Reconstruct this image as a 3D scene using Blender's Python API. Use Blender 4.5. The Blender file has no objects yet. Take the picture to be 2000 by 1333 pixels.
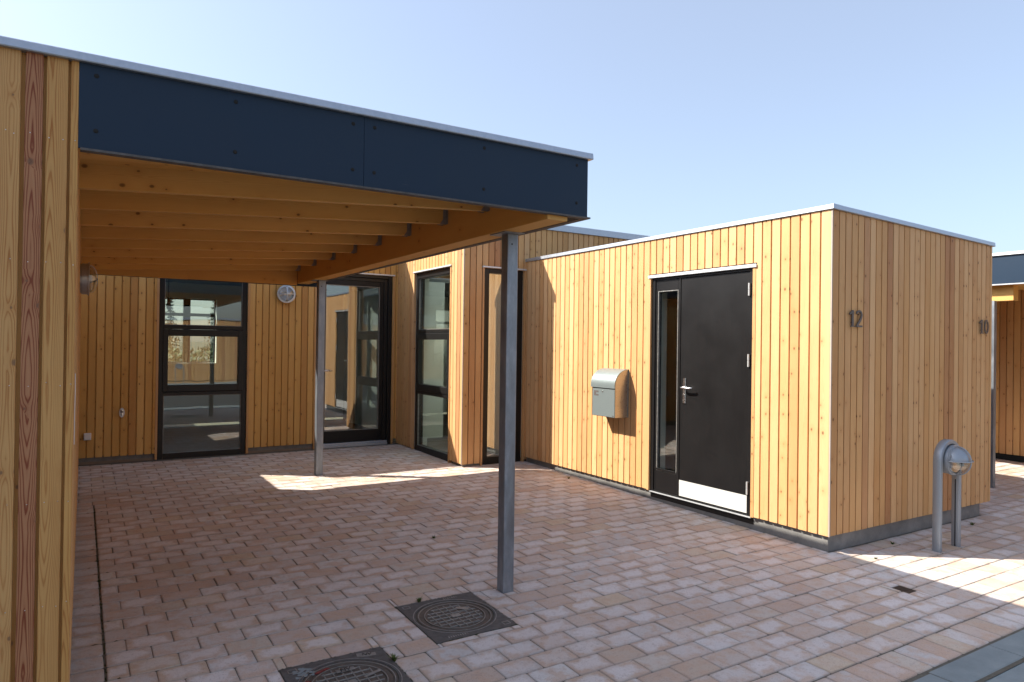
import bpy, bmesh, math, random
from mathutils import Vector, Matrix
random.seed(12)
C = bpy.context.scene.collection
sc = bpy.context.scene

# ------------------------------------------------------------------ camera
cam_d = bpy.data.cameras.new('camera')
cam = bpy.data.objects.new('camera', cam_d); C.objects.link(cam)
yaw, pitch, roll = math.radians(31.86788), math.radians(0.35421), math.radians(0.76642)
f = Vector((math.sin(yaw)*math.cos(pitch), math.cos(yaw)*math.cos(pitch), math.sin(pitch)))
r = Vector((math.cos(yaw), -math.sin(yaw), 0)); u = r.cross(f)
r2 = r*math.cos(roll)+u*math.sin(roll); u2 = -r*math.sin(roll)+u*math.cos(roll)
cam.matrix_world = Matrix(((r2.x, u2.x, -f.x, -4.92352), (r2.y, u2.y, -f.y, -3.24503), (r2.z, u2.z, -f.z, 1.57452), (0, 0, 0, 1)))
cam_d.sensor_width = 36; cam_d.lens = 1353.18/2000*36
cam_d.clip_start = 0.05; cam_d.clip_end = 2000
sc.camera = cam

# ------------------------------------------------------------------ sun, sky, exposure
SUN = Vector((-1.0, 0.69, 1.075)).normalized()
elev = math.asin(SUN.z); az = math.atan2(SUN.x, SUN.y)
w = bpy.data.worlds.new('World'); sc.world = w; w.use_nodes = True
nt = w.node_tree; nt.nodes.clear()
sky = nt.nodes.new('ShaderNodeTexSky'); sky.sky_type = 'NISHITA'; sky.sun_disc = False
sky.sun_elevation = elev; sky.sun_rotation = az
sky.air_density = 1.0; sky.dust_density = 2.6; sky.ozone_density = 4.5; sky.altitude = 0
bg = nt.nodes.new('ShaderNodeBackground'); bg.inputs[1].default_value = 0.14
wo = nt.nodes.new('ShaderNodeOutputWorld')
hz = nt.nodes.new('ShaderNodeMixRGB'); hz.inputs[0].default_value = 0.50; hz.inputs[2].default_value = (1.34, 1.30, 1.16, 1)   # thin milky haze in the air
nt.links.new(sky.outputs[0], hz.inputs[1]); nt.links.new(hz.outputs[0], bg.inputs[0]); nt.links.new(bg.outputs[0], wo.inputs[0])
sl = bpy.data.lights.new('sun', 'SUN'); sl.energy = 3.6; sl.angle = math.radians(0.5); sl.color = (1, 0.93, 0.82)
so = bpy.data.objects.new('sun', sl); C.objects.link(so)
so.rotation_euler = SUN.to_track_quat('Z', 'Y').to_euler(); so.location = (-10, 10, 15)
sc.view_settings.view_transform = 'Standard'; sc.view_settings.look = 'None'
sc.view_settings.exposure = 1.58; sc.view_settings.gamma = 1.0
sc.cycles.caustics_reflective = False; sc.cycles.caustics_refractive = False
sc.cycles.max_bounces = 10; sc.cycles.transparent_max_bounces = 16

def gz(x, y): return 0.0018*x+0.0144*y

# ------------------------------------------------------------------ materials
class NT:
    def __init__(s, name):
        s.m = bpy.data.materials.new(name); s.m.use_nodes = True; s.t = s.m.node_tree; s.t.nodes.clear()
        s.out = s.n('OutputMaterial')
    def n(s, k, **kw):
        nd = s.t.nodes.new('ShaderNode'+k)
        for a, v in kw.items(): setattr(nd, a, v)
        return nd
    def l(s, a, b): s.t.links.new(a, b)
    def put(s, sock, v):
        if isinstance(v, bpy.types.NodeSocket): s.l(v, sock)
        else: sock.default_value = v
    def math(s, op, a, b=None, c=None, clamp=False):
        nd = s.n('Math', operation=op); nd.use_clamp = clamp; s.put(nd.inputs[0], a)
        if b is not None: s.put(nd.inputs[1], b)
        if c is not None: s.put(nd.inputs[2], c)
        return nd.outputs[0]
    def mix(s, fac, a, b, typ='MIX'):
        nd = s.n('MixRGB', blend_type=typ); s.put(nd.inputs[0], fac); s.put(nd.inputs[1], a); s.put(nd.inputs[2], b)
        return nd.outputs[0]
    def ramp(s, fac, stops, interp='LINEAR'):
        nd = s.n('ValToRGB'); cr = nd.color_ramp; cr.interpolation = interp
        while len(cr.elements) < len(stops): cr.elements.new(0.5)
        for e, (p, c) in zip(cr.elements, stops):
            e.position = p; e.color = (c[0], c[1], c[2], 1) if not isinstance(c, (int, float)) else (c, c, c, 1)
        s.put(nd.inputs[0], fac); return nd.outputs[0]
    def noise(s, vec, scale, detail=3, rough=.5, dim='3D', w=None):
        nd = s.n('TexNoise', noise_dimensions=dim)
        if vec is not None: s.put(nd.inputs['Vector'], vec)
        nd.inputs['Scale'].default_value = scale; nd.inputs['Detail'].default_value = detail; nd.inputs['Roughness'].default_value = rough
        return nd.outputs['Fac']
    def comb(s, x, y, z=0.):
        nd = s.n('CombineXYZ'); s.put(nd.inputs[0], x); s.put(nd.inputs[1], y); s.put(nd.inputs[2], z); return nd.outputs[0]
    def attr(s, nm):
        nd = s.n('Attribute', attribute_name=nm); return nd.outputs['Fac']
    def obj(s): return s.n('TexCoord').outputs['Object']
    def bsdf(s, col, rough=.6, metal=0., spec=.5, bump=None, bstr=.3, bdist=.01):
        b = s.n('BsdfPrincipled'); s.put(b.inputs['Base Color'], col if isinstance(col, bpy.types.NodeSocket) else (*col[:3], 1))
        s.put(b.inputs['Roughness'], rough); s.put(b.inputs['Metallic'], metal); b.inputs['Specular IOR Level'].default_value = spec
        if bump is not None:
            bn = s.n('Bump'); bn.inputs['Strength'].default_value = bstr; bn.inputs['Distance'].default_value = bdist
            s.l(bump, bn.inputs['Height']); s.l(bn.outputs[0], b.inputs['Normal'])
        s.l(b.outputs[0], s.out.inputs[0]); return b

def wood(name, cols, ringamt=.55, knotamt=.8, rings=1.0, rough=.62, sat=1.0, knotthr=.62, near=False):
    s = NT(name)
    uv = s.n('UVMap', uv_map='uv'); sp = s.n('SeparateXYZ'); s.l(uv.outputs[0], sp.inputs[0]); U, V = sp.outputs[0], sp.outputs[1]
    rnd, tone = s.attr('rnd'), s.attr('tone')
    off = s.math('MULTIPLY', rnd, 83.0)
    # knots
    kv = s.comb(s.math('ADD', s.math('MULTIPLY', U, 8.5), off), s.math('ADD', s.math('MULTIPLY', V, 6.2), off))
    vo = s.n('TexVoronoi', voronoi_dimensions='2D', feature='F1'); s.l(kv, vo.inputs['Vector']); vo.inputs['Scale'].default_value = 1.0
    d = vo.outputs['Distance']; csep = s.n('SeparateColor'); s.l(vo.outputs['Color'], csep.inputs[0])
    has = s.math('GREATER_THAN', csep.outputs[0], knotthr)
    ksz = s.math('MULTIPLY_ADD', csep.outputs[1], 0.075, 0.025)
    kd = s.math('DIVIDE', d, ksz)
    kn = s.math('MULTIPLY', s.ramp(kd, [(0, 1.), (.62, .85), (1., 0.)]), has)
    halo = s.math('MULTIPLY', s.ramp(d, [(0, 1.), (.14, .35), (.34, 0.)]), has)
    # growth rings
    n1 = s.noise(s.comb(off, s.math('MULTIPLY', V, 0.9)), 1.0, 1.5, .45)
    n2 = s.noise(s.comb(s.math('ADD', s.math('MULTIPLY', U, 22.), off), s.math('MULTIPLY', V, 2.2)), 1.0, 3, .55)
    par = s.math('MULTIPLY', s.math('POWER', s.math('ABSOLUTE', s.math('ADD', U, s.math('MULTIPLY_ADD', rnd, .05, -.025))), 1.6), 1500.)
    fld = s.math('ADD', s.math('MULTIPLY', n1, 22.), par)
    fld = s.math('ADD', fld, s.math('MULTIPLY', n2, 2.6))
    fld = s.math('ADD', fld, s.math('MULTIPLY', halo, 2.4))
    rg = s.ramp(s.math('FRACT', s.math('MULTIPLY', fld, rings*.8)), [(0, .95), (.10, .30), (.35, .10), (.68, .25), (.90, 1.), (1, .95)])
    fine = s.noise(s.comb(s.math('ADD', s.math('MULTIPLY', U, 330.), off), s.math('MULTIPLY', V, 5.)), 1.0, 3, .6)
    blot = s.noise(s.comb(s.math('ADD', s.math('MULTIPLY', U, 9.), off), s.math('MULTIPLY', V, 1.6)), 1.0, 3, .5)
    base = s.ramp(rnd, [(0, cols[0]), (.33, cols[1]), (.66, cols[2]), (1, cols[3])])
    red = s.mix(tone, base, (*cols[4], 1))
    dark = s.mix(1., red, s.mix(tone, (.60, .40, .25, 1), (.42, .20, .15, 1)) if near else (.62, .42, .26, 1), 'MULTIPLY')
    a = s.math('MULTIPLY', rg, s.math('MULTIPLY_ADD', blot, 1.2 if near else 1.0, .15 if near else -.1, clamp=True))
    a = s.math('MULTIPLY', a, s.math('MULTIPLY_ADD', tone, .6, ringamt), clamp=True)
    col = s.mix(a, red, dark)
    col = s.mix(s.math('MULTIPLY', fine, .30), col, dark)
    col = s.mix(s.math('MULTIPLY_ADD', blot, .7, -.22, clamp=True), col, s.mix(1., col, (.80, .70, .58, 1), 'MULTIPLY'))
    col = s.mix(s.math('MULTIPLY', halo, .45), col, dark)
    col = s.mix(s.math('MULTIPLY', kn, knotamt), col, (.15, .085, .05, 1) if near else (.10, .045, .018, 1))
    bmp = s.math('ADD', s.math('MULTIPLY', rg, -.4), s.math('MULTIPLY', fine, .8))
    s.bsdf(col, rough, 0, .35, bmp, .25, .002)
    return s.m

M = {}
M['larch'] = wood('larch_cladding', [(.63, .395, .180), (.60, .360, .145), (.66, .425, .215), (.575, .335, .135), (.47, .25, .12)])
M['larch_rear'] = wood('larch_rear_cladding', [(.68, .410, .125), (.62, .355, .100), (.72, .450, .155), (.58, .325, .090), (.50, .25, .085)], knotthr=.52)
M['larch_shed'] = wood('larch_shed_cladding', [(.69, .430, .200), (.61, .350, .145), (.73, .475, .245), (.57, .315, .130), (.47, .24, .11)], knotthr=.48)
M['larch_near'] = wood('larch_cladding_near', [(.60, .375, .150), (.58, .335, .105), (.62, .395, .17), (.57, .33, .11), (.46, .235, .115)], ringamt=.95, rings=.8, knotthr=.60, near=True)
M['pine'] = wood('pine_beams', [(.76, .475, .160), (.72, .445, .140), (.78, .50, .175), (.70, .43, .135), (.48, .26, .11)], ringamt=.7, knotthr=.52, knotamt=.8)
M['glulam'] = wood('glulam_beam', [(.69, .405, .130), (.66, .385, .120), (.69, .405, .130), (.67, .39, .125), (.5, .26, .1)], ringamt=.25, knotthr=.78, knotamt=.5)

def simple(name, col, rough=.5, metal=0., spec=.5, nscale=None, namt=.15, bump=0.):
    s = NT(name)
    if nscale:
        n = s.noise(s.obj(), nscale, 5, .6)
        c = s.mix(1., (*col, 1), s.ramp(n, [(.25, 1-namt), (.75, 1+namt*.6)]), 'MULTIPLY')
        rr = s.math('MULTIPLY_ADD', n, .25, rough-.12, clamp=True)
        s.bsdf(c, rr, metal, spec, n if bump else None, bump, .003)
    else: s.bsdf(col, rough, metal, spec)
    return s.m
M['fascia'] = None
def fascia_mat():
    s = NT('fascia_panel'); P = s.obj()
    n = s.noise(P, 2.2, 4, .6); n2 = s.noise(P, 260, 2, .5)
    mp = s.n('Mapping'); s.l(P, mp.inputs[0]); mp.inputs['Scale'].default_value = (3, 3, 60); n3 = s.noise(mp.outputs[0], 3, 2)
    c = s.mix(n, (.0035, .0175, .040, 1), (.0060, .0245, .054, 1))
    c = s.mix(s.math('GREATER_THAN', n3, .79), c, (.03, .045, .06, 1))
    s.bsdf(c, s.math('MULTIPLY_ADD', n, .2, .42), 0, .30, n2, .06, .001); return s.m
M['fascia'] = fascia_mat()
M['galv'] = simple('galvanised_trim', (.42, .46, .52), .42, .7, .5, 40, .12)
M['whitealu'] = simple('bright_flashing', (.60, .62, .64), .42, .3, .5, 8, .08)
def post_mat():
    s = NT('galvanised_post'); P = s.obj()
    mp = s.n('Mapping'); s.l(P, mp.inputs[0]); mp.inputs['Scale'].default_value = (1, 1, .35)
    n = s.noise(mp.outputs[0], 16, 6, .7); n2 = s.noise(P, 140, 4, .6); n3 = s.noise(mp.outputs[0], 5, 3)
    c = s.ramp(n, [(.28, (.14, .165, .195)), (.5, (.21, .24, .275)), (.72, (.32, .355, .395))])
    c = s.mix(s.math('MULTIPLY', n2, .4), c, (.30, .33, .37, 1))
    c = s.mix(s.ramp(n3, [(.62, 0.), (.8, .7)]), c, (.10, .08, .065, 1))
    s.bsdf(c, s.math('MULTIPLY_ADD', n, .3, .3), .65, .5, n2, .15, .001); return s.m
M['post'] = post_mat()
M['black'] = simple('black_frame_paint', (.008, .0078, .0082), .38, 0, .35, 30, .2)
def door_mat():
    s = NT('black_door_paint'); P = s.obj()
    mp = s.n('Mapping'); s.l(P, mp.inputs[0]); mp.inputs['Scale'].default_value = (60, 60, 1.5)
    n = s.noise(mp.outputs[0], 2, 4); b = s.noise(P, 3, 4, .65); m = s.noise(P, 26, 5, .75)
    c = s.mix(n, (.0050, .0047, .0050, 1), (.0090, .0085, .0090, 1))
    c = s.mix(s.ramp(m, [(.70, 0.), (.78, .14)]), c, (.07, .07, .075, 1))
    s.bsdf(c, s.math('MULTIPLY_ADD', b, .22, .30), 0, .28, n, .12, .001); return s.m
M['door'] = door_mat()
M['steel'] = simple('brushed_steel', (.62, .62, .62), .28, 1., .5, 60, .1)
M['lampmetal'] = simple('lamp_aluminium', (.46, .49, .52), .36, .7, .5, 90, .15)
M['silver'] = simple('silver_paint', (.31, .345, .385), .42, .45, .5, 160, .10, .05)
M['hanger'] = simple('joist_hanger_zinc', (.27, .25, .24), .6, .3, .5, 50, .2)
M['hinge'] = simple('hinge_zinc', (.55, .55, .54), .35, .4)
M['bead'] = simple('corner_bead', (.42, .34, .28), .6, 0, .4, 20, .1)
M['kick'] = simple('kick_plate', (.60, .60, .575), .45, .15, .5, 12, .04)
def conc(name, c0, c1, sc_=7.):
    s = NT(name); P = s.obj(); n = s.noise(P, sc_, 8, .65); n2 = s.noise(P, 120, 4, .6); n3 = s.noise(P, 1.6, 3)
    c = s.ramp(n, [(.3, c0), (.7, c1)]); c = s.mix(s.math('MULTIPLY', n2, .35), c, (*[q*.55 for q in c0], 1))
    c = s.mix(s.math('MULTIPLY', n3, .3), c, (*[q*.75 for q in c1], 1))
    s.bsdf(c, .88, 0, .25, s.math('ADD', n, s.math('MULTIPLY', n2, .5)), .5, .004); return s.m
M['concrete'] = conc('plinth_concrete', (.15, .15, .148), (.30, .295, .28))
M['kerb'] = conc('kerb_concrete', (.19, .225, .235), (.29, .33, .335), 5.)
M['asphalt'] = conc('asphalt', (.045, .048, .052), (.08, .082, .085), 30.)
M['roof'] = conc('roof_felt', (.05, .05, .052), (.08, .08, .08), 12.)
M['joint'] = conc('joint_sand', (.085, .078, .062), (.17, .155, .125), 25.)
M['ground'] = conc('ground_soil', (.07, .075, .045), (.12, .12, .08), 3.)
M['plaster'] = simple('interior_plaster', (.82, .83, .77), .8, 0, .3, 5, .04)
M['darkwall'] = simple('interior_dark_panel', (.20, .17, .14), .7, 0, .3, 6, .1)
M['floor'] = simple('interior_floor', (.22, .17, .13), .5, 0, .5, 8, .15)
M['ceil'] = simple('interior_ceiling', (.26, .26, .24), .9, 0, .3, 5, .05)
M['blackgap'] = simple('black_rubber', (.006, .006, .006), .8)
M['iron'] = simple('cast_iron_rusty', (.105, .082, .066), .62, .15, .5, 22, .5, .3)
M['ironframe'] = simple('cast_iron_frame', (.105, .098, .094), .72, .1, .4, 30, .45, .4)
M['ironedge'] = simple('cast_iron_worn', (.27, .265, .25), .45, .5, .5, 40, .4)
M['rust'] = simple('rusty_plate', (.055, .035, .022), .8, 0, .4, 60, .5, .3)
M['white'] = simple('white_plastic', (.72, .70, .68), .5)
M['grey_sticker'] = simple('dark_label', (.10, .085, .08), .5)
M['mailmetal'] = simple('mailbox_zinc', (.24, .285, .29), .40, .5, .5, 120, .14, .03)
M['mailside'] = simple('mailbox_side', (.50, .49, .46), .30, .85, .5, 60, .06)
M['digit'] = simple('digit_metal', (.11, .105, .105), .5, .5)
M['bulbglass'] = simple('bulb_grey', (.25, .25, .25), .2)
M['leaf'] = simple('grass_green', (.075, .11, .025), .7, 0, .3, 30, .5)
M['moss'] = simple('moss', (.035, .045, .014), .95, 0, .1, 60, .5)
M['needle'] = simple('spruce_needles', (.035, .055, .030), .8, 0, .2, 3, .5)
M['bark'] = simple('bark', (.10, .07, .05), .9, 0, .2, 15, .4)
M['bush'] = simple('hedge_leaves', (.07, .10, .03), .7, 0, .3, 3, .6)

def glass_mat(name, r0=.09, tint=(.90, .94, .92), wav=.02):
    s = NT(name)
    geo = s.n('NewGeometry'); dt = s.n('VectorMath', operation='DOT_PRODUCT'); s.l(geo.outputs['Incoming'], dt.inputs[0]); s.l(geo.outputs['Normal'], dt.inputs[1])
    cth = s.math('ABSOLUTE', dt.outputs['Value'])
    p = s.math('POWER', s.math('SUBTRACT', 1., cth, clamp=True), 5.)
    R = s.math('MULTIPLY_ADD', p, 1-r0, r0, clamp=True)
    n = s.noise(s.obj(), 1.3, 2); bn = s.n('Bump'); bn.inputs['Strength'].default_value = wav; bn.inputs['Distance'].default_value = .05; s.l(n, bn.inputs['Height'])
    g = s.n('BsdfGlossy'); g.inputs['Roughness'].default_value = 0.0; g.inputs['Color'].default_value = (.95, .97, 1, 1); s.l(bn.outputs[0], g.inputs['Normal'])
    t = s.n('BsdfTransparent'); t.inputs[0].default_value = (*tint, 1)
    mx = s.n('MixShader'); s.l(R, mx.inputs[0]); s.l(t.outputs[0], mx.inputs[1]); s.l(g.outputs[0], mx.inputs[2]); s.l(mx.outputs[0], s.out.inputs[0])
    return s.m
M['glass'] = glass_mat('window_glass')
M['glass_coated'] = glass_mat('coated_glass', .24)
M['glass_door'] = glass_mat('door_glass', .13)
M['lampglass'] = glass_mat('lamp_glass', .12, (.80, .80, .78), .3)

def paver_mat():
    s = NT('clay_pavers'); P = s.obj(); rnd = s.attr('rnd'); tone = s.attr('tone')
    uv = s.n('UVMap', uv_map='uv'); sp = s.n('SeparateXYZ'); s.l(uv.outputs[0], sp.inputs[0])
    base = s.ramp(rnd, [(0, (.45, .33, .255)), (.16, (.50, .405, .33)), (.32, (.47, .41, .36)), (.48, (.52, .46, .405)), (.62, (.44, .335, .27)), (.76, (.50, .395, .275)), (.88, (.46, .42, .385)), (1, (.58, .535, .48))])
    vv = s.n('VectorMath', operation='ADD'); s.l(P, vv.inputs[0]); s.l(s.comb(s.math('MULTIPLY', rnd, 40.), s.math('MULTIPLY', tone, 30.)), vv.inputs[1])
    n = s.noise(vv.outputs[0], 11, 5, .62); n2 = s.noise(P, 150, 3, .6); n3 = s.noise(P, 420, 2, .5); nb = s.noise(vv.outputs[0], 34, 4, .7)
    e = s.math('MAXIMUM', s.math('SUBTRACT', 1., s.math('MULTIPLY', s.math('SUBTRACT', 1., s.math('ABSOLUTE', sp.outputs[0])), 1.49)), s.math('ABSOLUTE', sp.outputs[1]))   # 0 at the brick's middle, 1 at its arris
    bl = s.math('MULTIPLY', s.ramp(s.math('ADD', e, s.math('MULTIPLY_ADD', n, 1.5, -.75)), [(.40, 1.), (.80, 0.)]), s.ramp(tone, [(.30, 0.), (.75, .85)]))
    c = s.mix(s.ramp(n, [(.44, 0.), (.58, .65)]), base, (.47, .315, .215, 1))
    c = s.mix(bl, c, (.60, .535, .485, 1))
    c = s.mix(s.ramp(nb, [(.30, .45), (.46, 0.)]), c, (.33, .245, .20, 1))
    c = s.mix(s.ramp(n2, [(.30, .65), (.42, 0.)]), c, (.17, .135, .115, 1))
    c = s.mix(s.ramp(n3, [(.62, 0.), (.74, .4)]), c, (.66, .61, .56, 1))
    edge = s.math('MULTIPLY', s.ramp(e, [(.84, 0.), (1., .55)]), s.math('MULTIPLY_ADD', nb, 1.6, -.1, clamp=True))
    c = s.mix(edge, c, (.24, .20, .165, 1))
    big = s.noise(P, .55, 3, .5); big2 = s.noise(P, 1.7, 5, .65)
    c = s.mix(1., c, s.ramp(big, [(.3, (.88, .85, .83)), (.7, (1.06, 1.05, 1.04))]), 'MULTIPLY')
    c = s.mix(1., c, (1.12, 1.18, 1.27, 1), 'MULTIPLY')
    c = s.mix(s.ramp(big2, [(.60, 0.), (.75, .28)]), c, (.25, .21, .18, 1))
    s.bsdf(c, .82, 0, .3, s.math('ADD', s.math('MULTIPLY', n2, .8), s.math('MULTIPLY', n3, .5)), .45, .003); return s.m
M['paver'] = paver_mat()

# ------------------------------------------------------------------ mesh builder
class MB:
    def __init__(s): s.v = []; s.f = []; s.uv = []; s.mi = []; s.rn = []; s.tn = []
    def face(s, idx, uvs, mi, rn, tn): s.f.append(idx); s.uv.append(uvs); s.mi.append(mi); s.rn.append(rn); s.tn.append(tn)
    def prism(s, O, A, B, K, prof, c0, c1, mi=0, rn=None, tn=0.):
        """profile [(a,b)] swept along K from c0 to c1 (numbers or functions of a)"""
        rn = random.random() if rn is None else rn; voff = random.random()*7
        O, A, B, K = Vector(O), Vector(A), Vector(B), Vector(K); b0 = len(s.v); n = len(prof)
        fc = lambda c, a: c(a) if callable(c) else c
        for end in (c0, c1):
            for (a, b) in prof: s.v.append(O+A*a+B*b+K*fc(end, a))
        for i in range(n):
            j = (i+1) % n; (a0, bb0), (a1, bb1) = prof[i], prof[j]; L = math.hypot(a1-a0, bb1-bb0)/2
            s.face([b0+i, b0+j, b0+n+j, b0+n+i], [(-L, fc(c0, a0)+voff), (L, fc(c0, a1)+voff), (L, fc(c1, a1)+voff), (-L, fc(c1, a0)+voff)], mi, rn, tn)
        s.face([b0+i for i in range(n)][::-1], [(p[0]*.3, p[1]*.3+voff) for p in prof][::-1], mi, rn, tn)
        s.face([b0+n+i for i in range(n)], [(p[0]*.3, p[1]*.3+voff) for p in prof], mi, rn, tn)
    def box(s, x0, x1, y0, y1, z0, z1, mi=0, axis='z', rn=None, tn=0.):
        if axis == 'z': s.prism((0, 0, 0), (1, 0, 0), (0, 1, 0), (0, 0, 1), [(x0, y0), (x1, y0), (x1, y1), (x0, y1)], z0, z1, mi, rn, tn)
        elif axis == 'x': s.prism((0, 0, 0), (0, 1, 0), (0, 0, 1), (1, 0, 0), [(y0, z0), (y1, z0), (y1, z1), (y0, z1)], x0, x1, mi, rn, tn)
        else: s.prism((0, 0, 0), (1, 0, 0), (0, 0, 1), (0, 1, 0), [(x0, z0), (x1, z0), (x1, z1), (x0, z1)], y0, y1, mi, rn, tn)
    def tube(s, pts, rad, seg=10, mi=0, cap=True, rn=.5):
        pts = [Vector(p) for p in pts]; b0 = len(s.v); n = len(pts); prev = None
        rads = rad if isinstance(rad, (list, tuple)) else [rad]*n
        for i, p in enumerate(pts):
            t = (pts[min(i+1, n-1)]-pts[max(i-1, 0)]).normalized()
            if prev is None:
                a = t.orthogonal().normalized()
            else: a = (prev-t*prev.dot(t)).normalized()
            prev = a; b = t.cross(a)
            for k in range(seg):
                q = 2*math.pi*k/seg; s.v.append(p+(a*math.cos(q)+b*math.sin(q))*rads[i])
        for i in range(n-1):
            for k in range(seg):
                k2 = (k+1) % seg; s.face([b0+i*seg+k, b0+i*seg+k2, b0+(i+1)*seg+k2, b0+(i+1)*seg+k], [(0, 0)]*4, mi, rn, 0)
        if cap:
            s.face([b0+k for k in range(seg)][::-1], [(0, 0)]*seg, mi, rn, 0); s.face([b0+(n-1)*seg+k for k in range(seg)], [(0, 0)]*seg, mi, rn, 0)
    def lathe(s, O, axis, prof, seg=32, mi=0, a0=0., a1=2*math.pi):
        """prof [(radius, height along axis)]"""
        O = Vector(O); ax = Vector(axis).normalized(); A = Vector((0, 0, 1)) if abs(ax.z) < .9 else Vector((1, 0, 0)); A = (A-ax*A.dot(ax)).normalized(); B = ax.cross(A)
        full = abs(a1-a0-2*math.pi) < 1e-6; m = seg if full else seg+1; b0 = len(s.v)
        for (rr, h) in prof:
            for k in range(m):
                q = a0+(a1-a0)*k/seg; s.v.append(O+ax*h+(A*math.cos(q)+B*math.sin(q))*max(rr, 1e-5))
        for i in range(len(prof)-1):
            for k in range(seg):
                k2 = (k+1) % m; s.face([b0+i*m+k, b0+i*m+k2, b0+(i+1)*m+k2, b0+(i+1)*m+k], [(0, 0)]*4, mi, .5, 0)
    def build(s, name, mats, parent=None, recalc=True, smooth=False, bevel=0.):
        me = bpy.data.meshes.new(name); me.from_pydata([tuple(v) for v in s.v], [], s.f)
        if not isinstance(mats, (list, tuple)): mats = [mats]
        for m in mats: me.materials.append(m)
        me.polygons.foreach_set('material_index', s.mi)
        uvl = me.uv_layers.new(name='uv'); flat = [c for fu in s.uv for p in fu for c in p]; uvl.data.foreach_set('uv', flat)
        a = me.attributes.new('rnd', 'FLOAT', 'FACE'); a.data.foreach_set('value', s.rn)
        a = me.attributes.new('tone', 'FLOAT', 'FACE'); a.data.foreach_set('value', s.tn)
        if recalc:
            bm = bmesh.new(); bm.from_mesh(me); bmesh.ops.recalc_face_normals(bm, faces=bm.faces); bm.to_mesh(me); bm.free()
        if smooth:
            me.polygons.foreach_set('use_smooth', [True]*len(me.polygons))
            try: me.set_sharp_from_angle(angle=math.radians(38))
            except Exception: pass
        o = bpy.data.objects.new(name, me); C.objects.link(o)
        if parent:
            o.parent = parent
            root = parent
            mw = Vector((0, 0, 0))
            while root is not None: mw += root.location; root = root.parent
            o.location = -mw   # geometry is written in world coordinates
        if bevel:
            b = o.modifiers.new('edge', 'BEVEL'); b.width = bevel; b.segments = 2; b.limit_method = 'ANGLE'
        return o
def thing(name, label, cat, loc, group=None):
    o = bpy.data.objects.new(name, None); C.objects.link(o); o.location = loc; o['label'] = label; o['category'] = cat
    if group: o['group'] = group
    o.empty_display_size = .2; return o
def tag(o, label, cat, group=None):
    o['label'] = label; o['category'] = cat
    if group: o['group'] = group
    return o
def structure(o): o['kind'] = 'structure'; return o

Z = Vector((0, 0, 1))
# ------------------------------------------------------------------ walls with boards
def boards(mb, O, S, N, s0, s1, z0, ztop, opens=(), pitch=.0885, first=None, groove=.0115, t=.0195, edges=None, redp=.10, tonefn=None):
    """vertical boards, outer face on plane n=0. opens: (sa,sb,za,zb)"""
    O, S, N = Vector(O), Vector(S), Vector(N)
    if edges is None:
        e = first if first is not None else s0+pitch; ed = [s0]
        while e > s0+pitch: e -= pitch
        while e <= s0+.012: e += pitch
        while e < s1-.015: ed.append(e); e += pitch
        ed.append(s1)
        bl = [(ed[i]+(groove/2 if i else 0), ed[i+1]-(groove/2 if i < len(ed)-2 else 0)) for i in range(len(ed)-1)]
    else: bl = edges
    zt = ztop if callable(ztop) else (lambda a: ztop)
    c = .0018
    for bi, (a, b) in enumerate(bl):
        cuts = sorted({a, b} | {q for o in opens for q in o[:2] if a+.003 < q < b-.003})
        rn0 = random.random(); tn = 0.
        rr = random.random()
        if rr < redp: tn = random.uniform(.55, 1.)
        elif rr < redp*2.2: tn = random.uniform(.2, .5)
        if tonefn: q = tonefn(bi, a, b); tn = q if q is not None else tn
        for ca, cb in zip(cuts[:-1], cuts[1:]):
            mid = (ca+cb)/2; segs = [(z0, None)]
            for (oa, ob, za, zb) in opens:
                if oa < mid < ob:
                    new = []
                    for (p, q) in segs:
                        qq = 1e9 if q is None else q
                        if za > p+.01: new.append((p, min(za, qq)))
                        if zb < qq: new.append((max(p, zb), q))
                    segs = [x for x in new if x[1] is None or x[1]-x[0] > .01]
            for k, (p, q) in enumerate(segs):
                top = (lambda s_, zt=zt: zt(s_)) if q is None else q
                dn = random.uniform(-.0008, .0008)
                prof = [(ca, -t), (cb, -t), (cb, -c+dn), (cb-c, dn), (ca+c, dn), (ca, -c+dn)]
                mb.prism(O, S, N, Z, prof, p-random.uniform(0, .002), top, 0, (rn0+k*.37) % 1, tn)
def sheets(mb, O, S, N, s0, s1, z0, z1, n0, n1, opens=(), mi=0, tn=0.):
    """solid layer from n0 to n1 round the openings"""
    ss = sorted({s0, s1} | {q for o in opens for q in o[:2]})
    for a, b in zip(ss[:-1], ss[1:]):
        mid = (a+b)/2; segs = [(z0, z1)]
        for (oa, ob, za, zb) in opens:
            if oa < mid < ob:
                new = []
                for (p, q) in segs:
                    if za > p: new.append((p, min(za, q)))
                    if zb < q: new.append((max(p, zb), q))
                segs = [x for x in new if x[1]-x[0] > .001]
        for (p, q) in segs: mb.prism(O, S, N, Z, [(a, n0), (b, n0), (b, n1), (a, n1)], p, q, mi, .4, tn)
def wall(name, parent, O, S, N, s0, s1, z0, ztop, opens=(), inset0=0., inset1=0., mats=None, core=.20, plinth_to=None, coremat=None, **kw):
    mb = MB(); boards(mb, O, S, N, s0, s1, z0, ztop, opens, **kw)
    zt = (ztop(s0) if callable(ztop) else ztop); zt2 = (ztop(s1) if callable(ztop) else ztop); zm = min(zt, zt2)-.001
    sheets(mb, O, S, N, s0+inset0*.021, s1-inset1*.021, z0+.012, zm, -.027, -.0190, opens, 0)
    if core: sheets(mb, O, S, N, s0+.03+inset0*core, s1-.03-inset1*core, z0+.02, zm, -.027-core, -.0275, opens, 1)
    return mb.build(name, [mats or M['larch'], coremat or M['plaster']], parent)
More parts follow.
